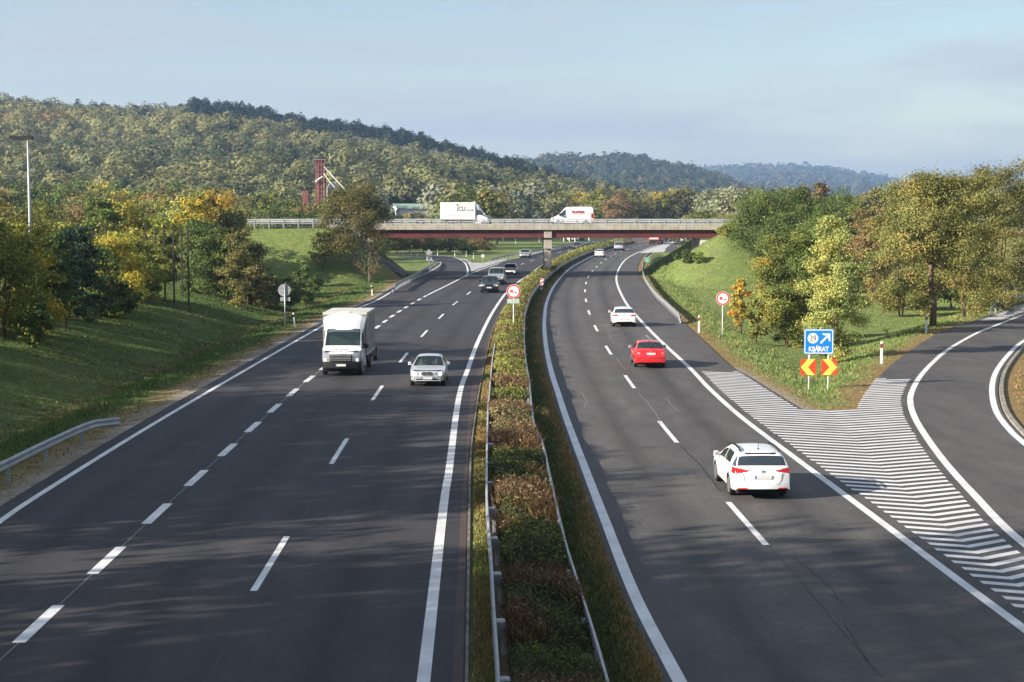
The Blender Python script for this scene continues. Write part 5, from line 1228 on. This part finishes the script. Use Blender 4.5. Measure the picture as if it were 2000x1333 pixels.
VAN = dict(L=4.75, W=1.90, prof=[(0, .36), (.0, .70), (.05, .86), (.2, .98), (.6, 1.09), (.95, 1.18), (1.62, 1.70), (1.85, 1.84), (2.4, 1.90), (4.2, 1.88), (4.55, 1.82), (4.68, 1.40), (4.74, 1.0), (4.75, .40)],
    belt=1.10, wind=(.95, 1.80), rwind=(4.52, 4.70), side=[(1.4, 2.2), (2.3, 3.3), (3.4, 4.3)], axles=(.92, 3.95), roofw=.84, sill=.28, wr=.33, round_r=.05, seats=(1.95,), plates=[(-.03, .52, -1), (4.77, .72, 1)],
    zones=[('grille', 'trim', front(.72, .82, 0, .45)), ('headlight', 'lamp_on', front(.80, .87, .66, .80, .5)), ('headlight', 'lens', front(.70, .92, .50, .88, .5)), ('bumper', 'trim', front(.30, .62, 0, 1, .3)), ('taillight', 'tail', rear(.95, 1.55, .80, .96, .4)), ('bumper', 'trim', rear(.3, .55, 0, 1, .4)), ('rear_window', 'glass_dark', rear(1.2, 1.72, 0, .72, .4))],
    mirror=(1.35, 1.16), msize=1.5, mirror_mat='trim')
BIGVAN = dict(L=5.55, W=2.05, prof=[(0, .40), (.0, .86), (.05, 1.02), (.2, 1.14), (.7, 1.30), (.86, 1.37), (1.55, 2.05), (1.85, 2.36), (2.15, 2.46), (3.0, 2.50), (5.2, 2.50), (5.42, 2.46), (5.5, 2.3), (5.55, 1.2), (5.55, .45)],
    belt=1.28, rise=0, wind=(.84, 1.72), side=[(1.10, 1.98)], axles=(.95, 4.55), roofw=.86, sill=.34, wr=.35, round_r=.03, bow_r=.03, plates=[], zones=[('bumper', 'trim', front(.3, .72, 0, 1.1, .4)), ('grille', 'trim', front(.82, 1.0, 0, .5)), ('headlight', 'lens', front(.78, 1.16, .62, 1.0, .6)), ('side_trim', 'trim', lambda x, y, z, s, L_, W: (s == 3) & (z > .62) & (z < .74) & (x > 1.9) & (x < 5.4)), ('taillight', 'tail', rear(1.0, 1.6, .9, 1.05, .3))],
    mirror=(1.12, 1.34), msize=2.0, mirror_mat='trim')
def box_extra(bx0, bx1, bw, bz0, bz1, boxm='box_grey', roofm='white_dull', defl=True, ribs=True, wsx=1.72, wsz=2.30, tipx=.0):
    def fn(e, sp):
        r = []
        mb = MB(); mb.box(bx0, bx1, -bw/2, bw/2, bz0, bz1, ch=.02); r.append(mb.build('cargo_box', M[boxm], e))
        mb = MB(); mb.box(bx0-.03, bx1+.03, -bw/2-.02, bw/2+.02, bz1-.06, bz1+.05, ch=.015); r.append(mb.build('box_roof', M['conc_pale'] if ribs else M[roofm], e))
        mb = MB()
        for s in (-1, 1):
            for xx in (np.linspace(bx0, bx1-.05, 6) if ribs else ()): mb.box(xx, xx+.05, min(s*bw/2, s*(bw/2+.02)), max(s*bw/2, s*(bw/2+.02)), bz0, bz1-.06)
            if ribs: mb.box(bx0, bx1, min(s*bw/2, s*(bw/2+.025)), max(s*bw/2, s*(bw/2+.025)), bz0+.38, bz0+.42)
        mb.box(bx0, bx1, -bw/2-.03, -bw/2+.03, bz0-.1, bz0+.02); mb.box(bx0, bx1, bw/2-.03, bw/2+.03, bz0-.1, bz0+.02); r.append(mb.build('box_frame', M['steel_dull'], e))
        mb = MB(); mb.box(bx0+.1, bx1-.1, -.42, .42, .5, bz0-.08); mb.box(bx1-.15, bx1, -bw/2+.1, bw/2-.1, .45, .58)
        for s in (-1, 1): mb.box(bx0+1.6, bx1-1.7, min(s*.95, s*1.0), max(s*.95, s*1.0), .45, .85)
        r.append(mb.build('chassis', M['trim'], e))
        if defl:   # roof deflector swelling from the cab to the full front of the box
            V = []; m = 11; rows = [(wsx-.34, wsz-.16, .93), (wsx-.20, wsz+.12, 1.0), (wsx-.08, wsz+.42, 1.05), (wsx+.04, bz1-.18, 1.07), (wsx+.30, bz1-.03, 1.08)]
            for (xx, zz, hw) in rows:
                for k in range(m):
                    t = -1+2*k/(m-1); V.append((xx+.16*abs(t)**3, t*hw, zz-.10*abs(t)**4))
            Fc = [(i*m+k, i*m+k+1, (i+1)*m+k+1, (i+1)*m+k) for i in range(4) for k in range(m-1)]
            b = len(V)
            for i, (xx, zz, hw) in enumerate(rows):
                for t in (-1, 1): V.append((bx0+.0, t*hw*1.0, zz-.1)); 
            for i in range(4):
                Fc.append((i*m, b+2*i, b+2*i+2, (i+1)*m)); Fc.append((i*m+m-1, (i+1)*m+m-1, b+2*i+3, b+2*i+1))
            Fc.append(tuple([4*m+k for k in range(m)]+[b+9, b+8]))
            r.append(mk('roof_deflector', V, Fc, M['white'], e, smooth=False))
            mb = MB(); mb.box(bx0-.05, bx0+.30, -.28, .22, bz1+.052, bz1+.10, ch=.02); r.append(mb.build('roof_vent', M['white'], e))
        return r
    return fn
def truck_people(e, sp):
    r = [occupant(e, 1.72, .42, .62, 'shirt', 'cab of the box truck'), occupant(e, 1.72, -.42, .62, 'shirt_dark', 'cab of the box truck')]
    mb = MB(); mb.box(.92, 1.22, -.78, .78, 1.16, 1.27, ch=.03); r.append(mb.build('dashboard', M['cabin'], e))
    mb = MB(); mb.box(.98, 1.12, -.32, .14, 1.275, 1.29); r.append(mb.build('paper_sheet', M['sign_white'], e))
    mb = MB(); mb.box(1.95, 2.02, -.8, .8, .6, 1.9); r.append(mb.build('seat_back', M['seat'], e)); return r
def front_text(txt, size, x, z, mat, tilt):
    def fn(e, sp):
        o = text_mesh(txt, size, M[mat], e, 'lettering', (x, 0, z), (0, 0, 0), .002, 1.0); o.rotation_euler = (math.radians(tilt), 0, -math.pi/2); return [o]
    return fn
def diamond(x, z, mat='steel'):
    def fn(e, sp):
        mb = MB(); V = []
        for s in (1, .6):
            for k, xo in ((0, -.015), (1, .0)): V += [(x+xo, 0, z+.11*s), (x+xo, .075*s, z), (x+xo, 0, z-.11*s), (x+xo, -.075*s, z)]
        Fc = [(0+i, (i+1) % 4, 8+(i+1) % 4, 8+i) for i in range(4)]+[(i, 4+i, 4+(i+1) % 4, (i+1) % 4) for i in range(4)]
        mb.add(V, Fc); return [mb.build('emblem', M[mat], e)]
    return fn
def grille_bars(e, sp):
    mb = MB()
    for k in range(4):
        zz = .80+k*.075; mb.box(-.03+.02*(k > 2), .02, -.52, .52, zz, zz+.028, ch=.005)
    return [mb.build('grille_bar', M['steel'], e)]
TRUCKCAB = dict(L=2.35, W=2.03, prof=[(0, .34), (.0, .86), (.05, 1.06), (.14, 1.18), (.5, 1.34), (.78, 1.46), (1.40, 2.20), (1.55, 2.38), (1.75, 2.46), (2.3, 2.48), (2.34, 2.2), (2.35, .5)],
    belt=1.34, rise=0, wind=(.78, 1.50), side=[(1.10, 1.95)], axles=(.95, 9.0), roofw=.88, sill=.32, wr=.35, round_r=.0, bow_r=.0, bow_f=.20, plates=[(-.045, .56, -1)],
    zones=[('grille', 'trim', front(.76, 1.10, 0, .58)), ('headlight', 'lamp_on', front(.74, .90, .74, .86, .6)), ('headlight', 'lens', front(.72, 1.26, .60, 1.0, .75, .0)), ('bumper', 'trim', front(.2, .76, 0, 1.1, .5))],
    mirror=(1.10, 1.34), msize=1.5, mirror_mat='trim')
# ---------------------------------------------------------------- traffic
def head(q, y, fwd=True):
    s = arcl(q); k = np.argmin(np.abs(q[:, 1]-y)); _, t = at(q, [s[k]]); a = math.atan2(t[0, 1], t[0, 0]); return a if fwd else a+math.pi
def drive(name, sp, paint, px, py, q, fwd, label, cat='car', anchor=0.0, h=0, **kw):
    """vehicle whose anchor point (metres behind its front) stands at the photo pixel, heading along road line q"""
    x, y, _ = P(px, py, h); a = head(q, y, fwd); return vehicle(name, sp, M and paint, (x, y, h+.008), a+math.pi, label, cat, anchor=anchor, **kw)
# towards the camera
tk = dict(TRUCKCAB); tk['extra'] = [box_extra(2.05, 6.15, 2.22, .98, 3.02, 'box_grey', 'white_dull'), truck_people, front_text('go vendel', .17, .33, 1.295, 'text_dark', 24), diamond(.035, 1.17), grille_bars]
drive('box_truck', tk, 'white', 670, 732, T, False, 'white box truck with grey sides and roof deflector on the left carriageway', 'truck', anchor=0.95, step=.035)
e = [o for o in C.objects if o.name == 'box_truck'][0]
for s in (-1, 1):
    w_ = wheel(e, 4.95, s*.93, .35, .22, s); w_.location.x -= .95
mc = dict(MERC); mc['extra'] = [star, lambda e, sp: [occupant(e, 2.38, .37, .42, 'shirt', 'silver sedan'), occupant(e, 2.38, -.37, .42, 'shirt_dark', 'silver sedan')]]
drive('silver_sedan', mc, 'silver', 836, 753, B, False, 'silver sedan with two people in front beside the box truck', anchor=0.84, step=.03, scale=.94)
drive('suv', SUV, 'black', 955, 573, B, False, 'black SUV with lit headlights in front of the silver van', anchor=.1)
drive('van', VAN, 'silver_blue', 968, 557, B, False, 'silver van half hidden behind the black SUV', 'van', anchor=.1)
drive('white_hatchback', HATCH, 'white', 995, 538, B, False, 'white car coming behind the silver van', anchor=.1)
drive('silver_hatchback', HATCH, 'silver', 1024, 504, T, False, 'silver car approaching left of the bridge pier', anchor=.1, step=.07)
drive('dark_hatchback', HATCH, 'darkblue', 1126, 487, B, False, 'dark blue car far off right of the bridge pier', anchor=.1, step=.07)
# away from the camera
wg = drive('station_wagon', WAGON, 'white', 1478, 967, D, True, 'white station wagon with black roof rails nearest in the right lane', anchor=3.6, step=.026, scale=.93)
drive('red_sedan', OCT, 'red', 1268, 717, D, True, 'red sedan in the right lane ahead of the white wagon', anchor=3.4, step=.03, scale=.97)
drive('white_hatchback', LEON, 'white', 1218.5, 638, D, True, 'white hatchback with red tail lamps ahead of the red sedan', anchor=3.5, step=.03, scale=.95)
drive('white_sedan', SEDAN, 'white', 1170.5, 503, Cc, True, 'small white sedan just beyond the overpass in the left lane', anchor=4.2, step=.07)
vn = dict(VAN); vn['seats'] = None; vn['plates'] = [(4.77, .9, 1)]
drive('van', vn, 'silver_blue', 1208, 490.5, RL, True, 'pale silver van far off seen from behind', 'van', anchor=4.6, step=.07)
drive('dark_hatchback', HATCH, 'silver', 1335, 474, D, True, 'silver car on the slip road under the right end of the overpass', anchor=4.2, step=.08)
def lorry(px, py, label, mat):
    x, y, _ = P(px, py); a = head(D, min(y, 455)); e = empty('lorry', (x, y, .01), a+math.pi, label, 'lorry', 'lorries under the overpass')
    mb = MB(); mb.box(-12, 0, -1.24, 1.24, 1.1, 3.9, ch=.04); mb.build('trailer_box', M[mat], e)
    mb = MB(); mb.box(0.002, .03, -1.0, 1.0, 1.35, 1.9); mb.box(.002, .03, -1.2, 1.2, 3.2, 3.6); mb.build('rear_band', M['sign_white'], e)
    mb = MB(); mb.box(-11.5, -.1, -1.1, 1.1, .75, 1.1); mb.box(-.2, .02, -1.2, 1.2, .55, .85); mb.build('chassis', M['trim'], e)
    mb = MB(); mb.box(.021, .04, -1.2, -.8, .6, .8); mb.box(.021, .04, .8, 1.2, .6, .8); mb.build('taillight', M['tail'], e)
    mb = MB(); mb.box(-15.2, -12.8, -1.22, 1.22, .8, 3.6, ch=.15); mb.build('cab', M['white'], e)
    for xx in (-1.6, -2.9, -10.5, -14.3):
        for s in (-1, 1): wheel(e, xx, s*1.05, .5, .3, s)
lorry(1277, 478, 'orange and white lorry trailer nearest under the overpass', 'orange_red'); lorry(1301, 472.5, 'reddish lorry ahead of the orange and white one', 'orange_red')
# on the overpass
yt = YB0+3.2; s = yt/F
tb = dict(TRUCKCAB); tb['sglass'] = 'glass_dark'; tb['glass'] = 'glass_dark'; tb['plates'] = []
def side_print(e, sp):
    r = []; ys = 1.135
    r.append(text_mesh('iCU', .80, M['text_dark'], e, 'lettering', (3.85, ys, 1.95), (math.pi/2, 0, math.pi), .002, .8, .012))
    r.append(text_mesh('Group', .42, M['text_dark'], e, 'lettering', (2.75, ys, 1.95), (math.pi/2, 0, math.pi), .002, .85))
    mb = MB(); mb.box(4.15, 4.49, ys-.004, ys+.004, 2.66, 2.70); mb.tube([(4.32, ys, 2.56), (4.32, ys, 2.84)], .03, 4); mb.tube([(4.22, ys, 2.56), (4.45, ys, 2.80)], .02, 4); r.append(mb.build('figure_mark', M['text_dark'], e))
    mb = MB(); xx = 2.3
    while xx < 5.8: w_ = R.uniform(.05, .2); mb.box(xx, xx+w_, ys-.004, ys+.004, 1.32, 1.38); xx += w_+.06
    r.append(mb.build('small_print', M['steel_dull'], e)); return r
tb['extra'] = [box_extra(2.1, 6.5, 2.25, .95, 3.00, 'white_dull', 'white_dull', ribs=False), side_print]
eb = vehicle('box_truck', tb, 'white', ((961-1000)*s, yt, 6.25), math.pi, 'white box truck with dark lettering crossing the overpass to the right', 'truck', anchor=0.0, step=.06)
for k in (-1, 1): wheel(eb, 5.2, k*.95, .35, .22, k)
mb = MB(); mb.box(6.5, 8.2, -.95, .95, 1.55, 1.62); mb.box(8.05, 8.2, -.95, .95, 1.3, 1.62); mb.build('tail_lift', M['steel_dull'], eb)
bv = dict(BIGVAN)
yt = YB0+7.4; s = yt/F
bv['extra'] = [lambda e, sp: [text_mesh('FLASSA.', .50, M['text_red'], e, 'lettering', (3.55, -1.0, 1.66), (math.pi/2, 0, 0), .03, .98, .006), (lambda m_: (m_.box(2.7, 5.3, -1.02, -.99, 1.48, 1.50), m_.build('side_line', M['steel_dull'], e))[1])(MB())]]
bv['sglass'] = 'glass_dark'
vehicle('van', bv, 'white', ((1075-1000)*s, yt, 6.25), 0, 'white panel van with red lettering crossing the overpass to the left', 'van', anchor=0.0, step=.05)

# ---------------------------------------------------------------- trees that stand apart
def K_(seed, cw, b, pal, nleaf, ls, **kw): d = dict(seed=seed, cw=cw, b=b, pal=pal, nleaf=nleaf, ls=ls); d.update(kw); return d
# left bank row (base on the bank top)
bank = [
 (8, 650, 436, 150, 'yellowgreen', 'round', 'yellow green acacia at the far left end of the bank row'),
 (48, 640, 428, 120, 'yellow', 'round', 'acacia with orange yellow crown below the street lamp'),
 (96, 632, 446, 100, 'green', 'round', 'dark green young tree between the yellow acacia and the pines'),
 (128, 625, 452, 110, 'pine', 'cone', 'dark pine with level branches, left one of two'),
 (163, 612, 447, 105, 'pine', 'cone', 'dark pine with level branches, right one of two'),
 (196, 605, 480, 90, 'green', 'round', 'low dark green tree right of the pines'),
 (228, 592, 458, 105, 'yellow', 'round', 'yellow leaved acacia in front of the net fence'),
 (262, 584, 462, 90, 'yellowgreen', 'round', 'yellow green acacia right of the yellow one'),
 (294, 578, 476, 70, 'yellowgreen', 'round', 'small yellow green tree beside the dark poles'),
 (404, 562, 444, 95, 'green', 'round', 'dense dark green tree right of the dark poles'),
 (446, 562, 458, 80, 'green', 'round', 'rounded green tree near the end of the bank'),
 (478, 566, 448, 75, 'olive', 'round', 'olive green tree in front of the embankment slope'),
]
for i, (px, pb, pt, cw, pal, shp, lb_) in enumerate(bank):
    tree_at(px, pb, pt, 1.65, K_(100+i, cw*1.12, .05 if shp == 'round' else .12, pal, 12000 if pal != 'pine' else 7500, .095, shape='spread' if shp == 'round' else 'cone', trunk_r=.06, stems=2 if shp == 'round' else 1, ncl=38 if shp == 'round' else 44), lb_, 'pine_tree' if pal == 'pine' else 'acacia_tree')
for i, (px, pb, pt, cw, pal, lb_) in enumerate([(520, 588, 520, 60, 'olive', 'dark shrub at the end of the bank'), (560, 583, 532, 60, 'green', 'dark shrub in the hollow below the embankment'), (598, 578, 520, 56, 'green', 'low dark shrub at the foot of the embankment'), (497, 585, 545, 40, 'rust', 'brown weeds at the bank end'),
        (440, 552, 500, 70, 'green', 'low dense bush between the bank trees'), (70, 655, 585, 60, 'green', 'low bush under the acacias at the left'), (250, 600, 555, 50, 'green', 'low bush under the yellow acacias')]):
    tree_at(px, pb, pt, .6 if i not in (4, 5, 6) else 1.6, K_(140+i, cw, .05, pal, 2600, .12, trunk_r=.04, ncl=16), lb_, 'bush', cat='bush')
# trees further left, behind the bank row (their crowns show above it)
back = [(20, 395, 110, 'locust', 170), (90, 392, 120, 'yellowgreen', 185), (150, 405, 90, 'rust', 230), (203, 382, 70, 'brightgreen', 178), (245, 392, 90, 'yellow', 186), (292, 382, 100, 'yellowgreen', 192), (345, 390, 90, 'poplar', 188),
        (385, 385, 80, 'yellow', 182), (425, 374, 100, 'orange', 190), (330, 430, 90, 'yellowgreen', 165), (450, 412, 70, 'locust', 184), (255, 440, 90, 'yellow', 160), (120, 440, 90, 'yellowgreen', 165), (395, 430, 80, 'green', 160), (40, 440, 100, 'locust', 158), (190, 430, 90, 'yellowgreen', 168)]
nm = ['tree at the far left behind the lamp', 'tree just right of the street lamp', 'brownish thin tree with bare tops', 'bright green upright tree with a pointed top', 'yellow crown behind the net fence', 'broad yellow green crown behind the net fence', 'pale yellow poplar behind the dark poles',
      'yellow tree left of the orange one', 'orange topped tree at the head of the embankment', 'yellow green tree behind the middle poles', 'tree beside the end of the bridge rail', 'yellow tree low behind the acacias', 'green yellow tree behind the left pine', 'green tree behind the last poles', 'tree low behind the leftmost acacias', 'yellow green tree behind the two pines']
for i, ((px, pt, cw, pal, dd), lb_) in enumerate(zip(back, nm)):
    tree_at(px, 0, pt, 0, K_(200+i, cw, .22, pal, 5200, .19, shape='round' if i % 2 else 'spread', trunk_r=.13, stems=1+i % 2, twigs=10 if pal == 'rust' else 3), lb_, 'leafy_tree', dist=dd)
# the tree on the slope beside the bridge, its bare neighbour shrubs
t_ = tree_at(690, 0, 358, 2.8, K_(300, 130, .27, 'olive', 30000, .105, shape='spread', trunk_r=.17, stems=2, ncl=60, bark='bark_pale', gain=1.15), 'spreading tree with two pale trunks on the slope left of the bridge', 'locust_tree', dist=195.5)
tree_at(632, 0, 455, 0, K_(301, 50, .25, 'locust', 3000, .14, shape='spread', trunk_r=.09, lean=.1), 'small leaning tree left of the double trunk tree', 'locust_tree', dist=194)
tree_at(722, 0, 478, 0, K_(302, 44, .1, 'rust', 450, .10, trunk_r=.04, stems=3, twigs=40, bark='bark_pale'), 'leafless pale bush near the abutment', 'bare_bush', cat='bush', dist=193)
# right wedge trees
right = [
 (1625, 695, 428, 128, 0, 'poplar', 'column', 38400, 0.065, 'tall pale yellow poplar directly behind the exit sign', .08, 4, None),
 (1540, 655, 448, 140, 0, 'mixed', 'round', 41600, 0.076, 'broad tree with orange, yellow and green leaves left of the poplar', .02, 3, None),
 (1592, 640, 440, 110, 0, 'brightgreen', 'round', 24000, 0.084, 'green tree between the mixed coloured tree and the poplar', .03, 2, None),
 (1446, 641, 548, 48, 0, 'orange', 'column', 3520, 0.084, 'small sapling with an orange top beside the red ringed sign', .25, 2, None),
 (1475, 655, 590, 40, 0, 'yellowgreen', 'round', 2400, 0.084, 'low yellow green shrub left of the broad tree', .08, 2, None),
 (1821, 636, 332, 160, 0, 'locust', 'spread', 38400, 0.084, 'tall locust tree with a thick straight trunk beside the ramp', .24, 1, None),
 (1760, 600, 350, 130, 0, 'locust', 'spread', 32000, 0.091, 'tall thin crowned locust tree left of the thick trunk', .05, 2, 140),
 (1890, 612, 330, 150, 0, 'locust', 'round', 35200, 0.091, 'rounded locust tree right of the thick trunk', .05, 2, 128),
 (1960, 600, 322, 170, 0, 'olive', 'spread', 35200, 0.091, 'tallest olive tree at the right edge', .04, 2, 137),
 (1785, 600, 520, 110, 0, 'olive', 'round', 9000, .11, 'low olive bush filling the gap under the thin crowned locust', .03, 3, 150),
 (1915, 600, 500, 120, 0, 'green', 'round', 11000, .11, 'low green bush under the rounded locust', .03, 3, 146),
 (1860, 590, 400, 120, 0, 'green', 'round', 12800, 0.129, 'dark green tree behind the locust trees', .1, 2, 150),
 (1985, 570, 448, 110, 0, 'rust', 'spread', 4160, 0.091, 'bare brown bush at the right edge above the ramp barrier', .1, 4, 163),
 (1490, 600, 372, 130, 0, 'green', 'round', 25600, 0.106, 'dense green tree on the embankment top nearest the bridge end', .08, 2, 197),
 (1560, 600, 366, 130, 0, 'green', 'round', 25600, 0.106, 'large dark green tree on the embankment behind the mixed tree', .08, 2, 192),
 (1630, 600, 374, 120, 0, 'green', 'round', 19200, 0.114, 'dark green tree behind the poplar', .08, 2, 186),
 (1672, 600, 385, 90, 0, 'green', 'round', 11200, 0.137, 'dark green tree at the right end of the embankment group', .08, 2, 180),
 (1525, 600, 420, 100, 0, 'green', 'round', 9600, 0.129, 'lower green tree under the embankment crowns', .05, 2, 178),
 (1700, 600, 400, 100, 0, 'rust', 'round', 9600, 0.129, 'reddish brown tree between the dark group and the locusts', .1, 2, 168),
 (1425, 600, 436, 46, 0, 'yellowgreen', 'round', 4800, 0.114, 'yellow green bush hiding the right end of the bridge', .05, 2, 202),
]
for i, (px, pb, pt, cw, h0, pal, shp, nl, ls, lb_, b, st, dd) in enumerate(right):
    tree_at(px, pb, pt, h0, K_(400+i, cw, b, pal, nl, ls, shape=shp, trunk_r=.24 if px == 1821 else .07, stems=st, ncl=46 if nl > 8000 else 24, twigs=90 if 'bare' in lb_ else (12 if 'locust' in lb_ else 0), bark='bark_pale' if 'bare' in lb_ else 'bark'), lb_,
            'bush' if ('bush' in lb_ or 'shrub' in lb_) else 'leafy_tree', cat='bush' if ('bush' in lb_ or 'shrub' in lb_) else 'tree', dist=dd)
tree_at(1338, 522, 490, 0, K_(440, 40, .05, 'green', 4200, .10, trunk_r=.05, ncl=14, gain=1.1), 'dark bush at the foot of the right slope under the bridge', 'bush', cat='bush', dist=199)
tree_at(1366, 520, 494, 0, K_(441, 28, .05, 'brightgreen', 2400, .10, trunk_r=.04, ncl=10), 'small green bush on the right slope', 'bush', cat='bush', dist=197)
tree_at(1729, 657, 641, 0, K_(442, 11, .05, 'green', 500, .05, trunk_r=.02, ncl=8), 'tiny dark bush standing alone in the meadow', 'bush', cat='bush')
tree_at(1367, 488, 462, 0, K_(443, 26, .1, 'rust', 200, .12, trunk_r=.04, stems=3, twigs=40), 'leafless bush in front of the right abutment', 'bush', cat='bush')
# copies: trees beyond the overpass and along the foot of the hill
protos = {}
def proto(pal, k):
    key = (pal, k)
    if key not in protos:
        protos[key] = tree_mesh(600+len(protos), 10.0, 4.2 if k != 2 else 2.4, 1.2, pal, 3600, .27, shape=['round', 'spread', 'column'][k], trunk_r=.16, ncl=34, gain=1.5)
        return protos[key], True
    return protos[key], False
adj = {'yellow': 'yellow', 'yellowgreen': 'yellow green', 'green': 'dark green', 'olive': 'olive green', 'orange': 'orange', 'rust': 'reddish brown', 'pale': 'pale green', 'locust': 'ochre green', 'brightgreen': 'bright green', 'poplar': 'pale yellow'}
def far_tree(px, pt, dd, pal, k, where, wpx=None):
    (tr, cr_o), new = proto(pal, k); x = (px-1000)/F*dd; z0 = gz(x, dd); ht = max(2.0, H+(411-pt)/F*dd-z0); sc = ht/10.0; sw = sc*R.uniform(.85, 1.2) if wpx is None else wpx/F*dd/8.4
    e = empty('leafy_tree', (x, dd, z0), R.uniform(0, 6.28), adj[pal]+' tree '+where, 'tree', 'trees '+where); e.scale = (sw, sw, sc)
    for o in (tr, cr_o):
        if new: o.parent = e
        else: c = o.copy(); C.objects.link(c); c.parent = e
palw = ['yellowgreen', 'olive', 'green', 'locust', 'yellow', 'rust', 'orange', 'pale', 'brightgreen']
px = 455.
while px < 1440:
    t = R.random(); top = np.interp(px, [450, 600, 760, 900, 1050, 1200, 1300, 1440], [395, 385, 388, 380, 378, 372, 382, 388])+R.uniform(-14, 16)
    if 725 < px < 882: top = R.uniform(416, 422)
    if 583 < px < 655: top = max(top, R.uniform(401, 410))
    far_tree(px, top, R.uniform(575, 660) if px > 985 else R.uniform(335, 460), palw[int(R.random()**1.3*len(palw))], R.choice([0, 0, 1, 2]), 'beyond the overpass'); px += R.uniform(9, 19)
px = 455.
while px < 1430:
    top = R.uniform(398, 418)
    if not (745 < px < 850): far_tree(px, top, R.uniform(255, 320), R.choice(['rust', 'yellowgreen', 'green', 'olive', 'locust']), R.choice([0, 1]), 'just behind the overpass rail') if (px < 850 or px > 1340) else None
    px += R.uniform(16, 30)
px = -20.
while px < 460:
    far_tree(px, R.uniform(352, 385), R.uniform(330, 430), palw[int(R.random()**1.2*len(palw))], R.choice([0, 1]), 'at the foot of the left hill'); px += R.uniform(12, 22)
px = 1400.
while px < 2040:
    far_tree(px, R.uniform(362, 388), R.uniform(300, 420), R.choice(['pale', 'green', 'olive', 'rust', 'locust']), R.choice([0, 1, 2]), 'behind the right embankment'); px += R.uniform(12, 22)
# brown, green and bare bushes seen under the bridge on the left
for (px, pt, dd, pal, wp) in [(775, 462, 318, 'rust', 50), (800, 460, 322, 'rust', 50), (828, 462, 320, 'rust', 46), (852, 466, 320, 'brightgreen', 44), (880, 462, 322, 'green', 46), (905, 466, 324, 'green', 40), (930, 462, 318, 'rust', 40), (948, 470, 330, 'olive', 34), (752, 470, 300, 'green', 40), (915, 474, 310, 'green', 40)]:
    far_tree(px, pt, dd, pal, 0, 'seen under the bridge beside the slip road', wp)
# tall trees left of the frame: they throw the long shade over the near road
protos.clear()
sh = []
for (x, y, ht, cr) in [(-36, y_, 13.5+1.5*math.sin(y_), 4.6) for y_ in np.arange(34, 62, 7.)]+[(-37, 70, 8.5, 4), (-36, 76, 9, 4), (-36, 82, 12.5, 4.4)]+[(-31.5, y_, 16.5+1.2*math.sin(y_*2), 5.2) for y_ in np.arange(-50, 30, 8.)]+[(-41, y_, 21, 6) for y_ in np.arange(-44, 22, 11.)]+[(-45, y_, 15, 5) for y_ in (34, 46, 57)]+[(-38, 88, 10.5, 4.4), (-41, 97, 10.5, 4.3), (-45, 106, 10, 4), (-50, 117, 11, 4.5)]:
    if not sh: tr, cn = tree_mesh(900, 12, 4.6, 1.6, 'green', 5200, .24, trunk_r=.2, ncl=42); sh = [tr, cn]; first = True
    e = empty('leafy_tree', (x, y, gz(x, y)), R.uniform(0, 6.28), 'tall tree of the row left of the near road', 'tree', 'row of tall trees beside the near road'); e.scale = (cr/4.6, cr/4.6, ht/12)
    for o in sh:
        if first: o.parent = e
        else: c = o.copy(); C.objects.link(c); c.parent = e
    first = False
# ---------------------------------------------------------------- the air
mh = bpy.data.materials.new('air haze'); mh.use_nodes = True; t = mh.node_tree; t.nodes.clear()
mo = t.nodes.new('ShaderNodeOutputMaterial'); pv = t.nodes.new('ShaderNodeVolumePrincipled'); pv.inputs['Color'].default_value = (.40, .60, .95, 1)
pv.inputs['Density'].default_value = HAZE; pv.inputs['Anisotropy'].default_value = .2; t.links.new(pv.outputs[0], mo.inputs['Volume'])
mb = MB(); mb.box(-4200, 4200, -300, 8600, -7, 215); tag(mb.build('haze', mh), kind='stuff')
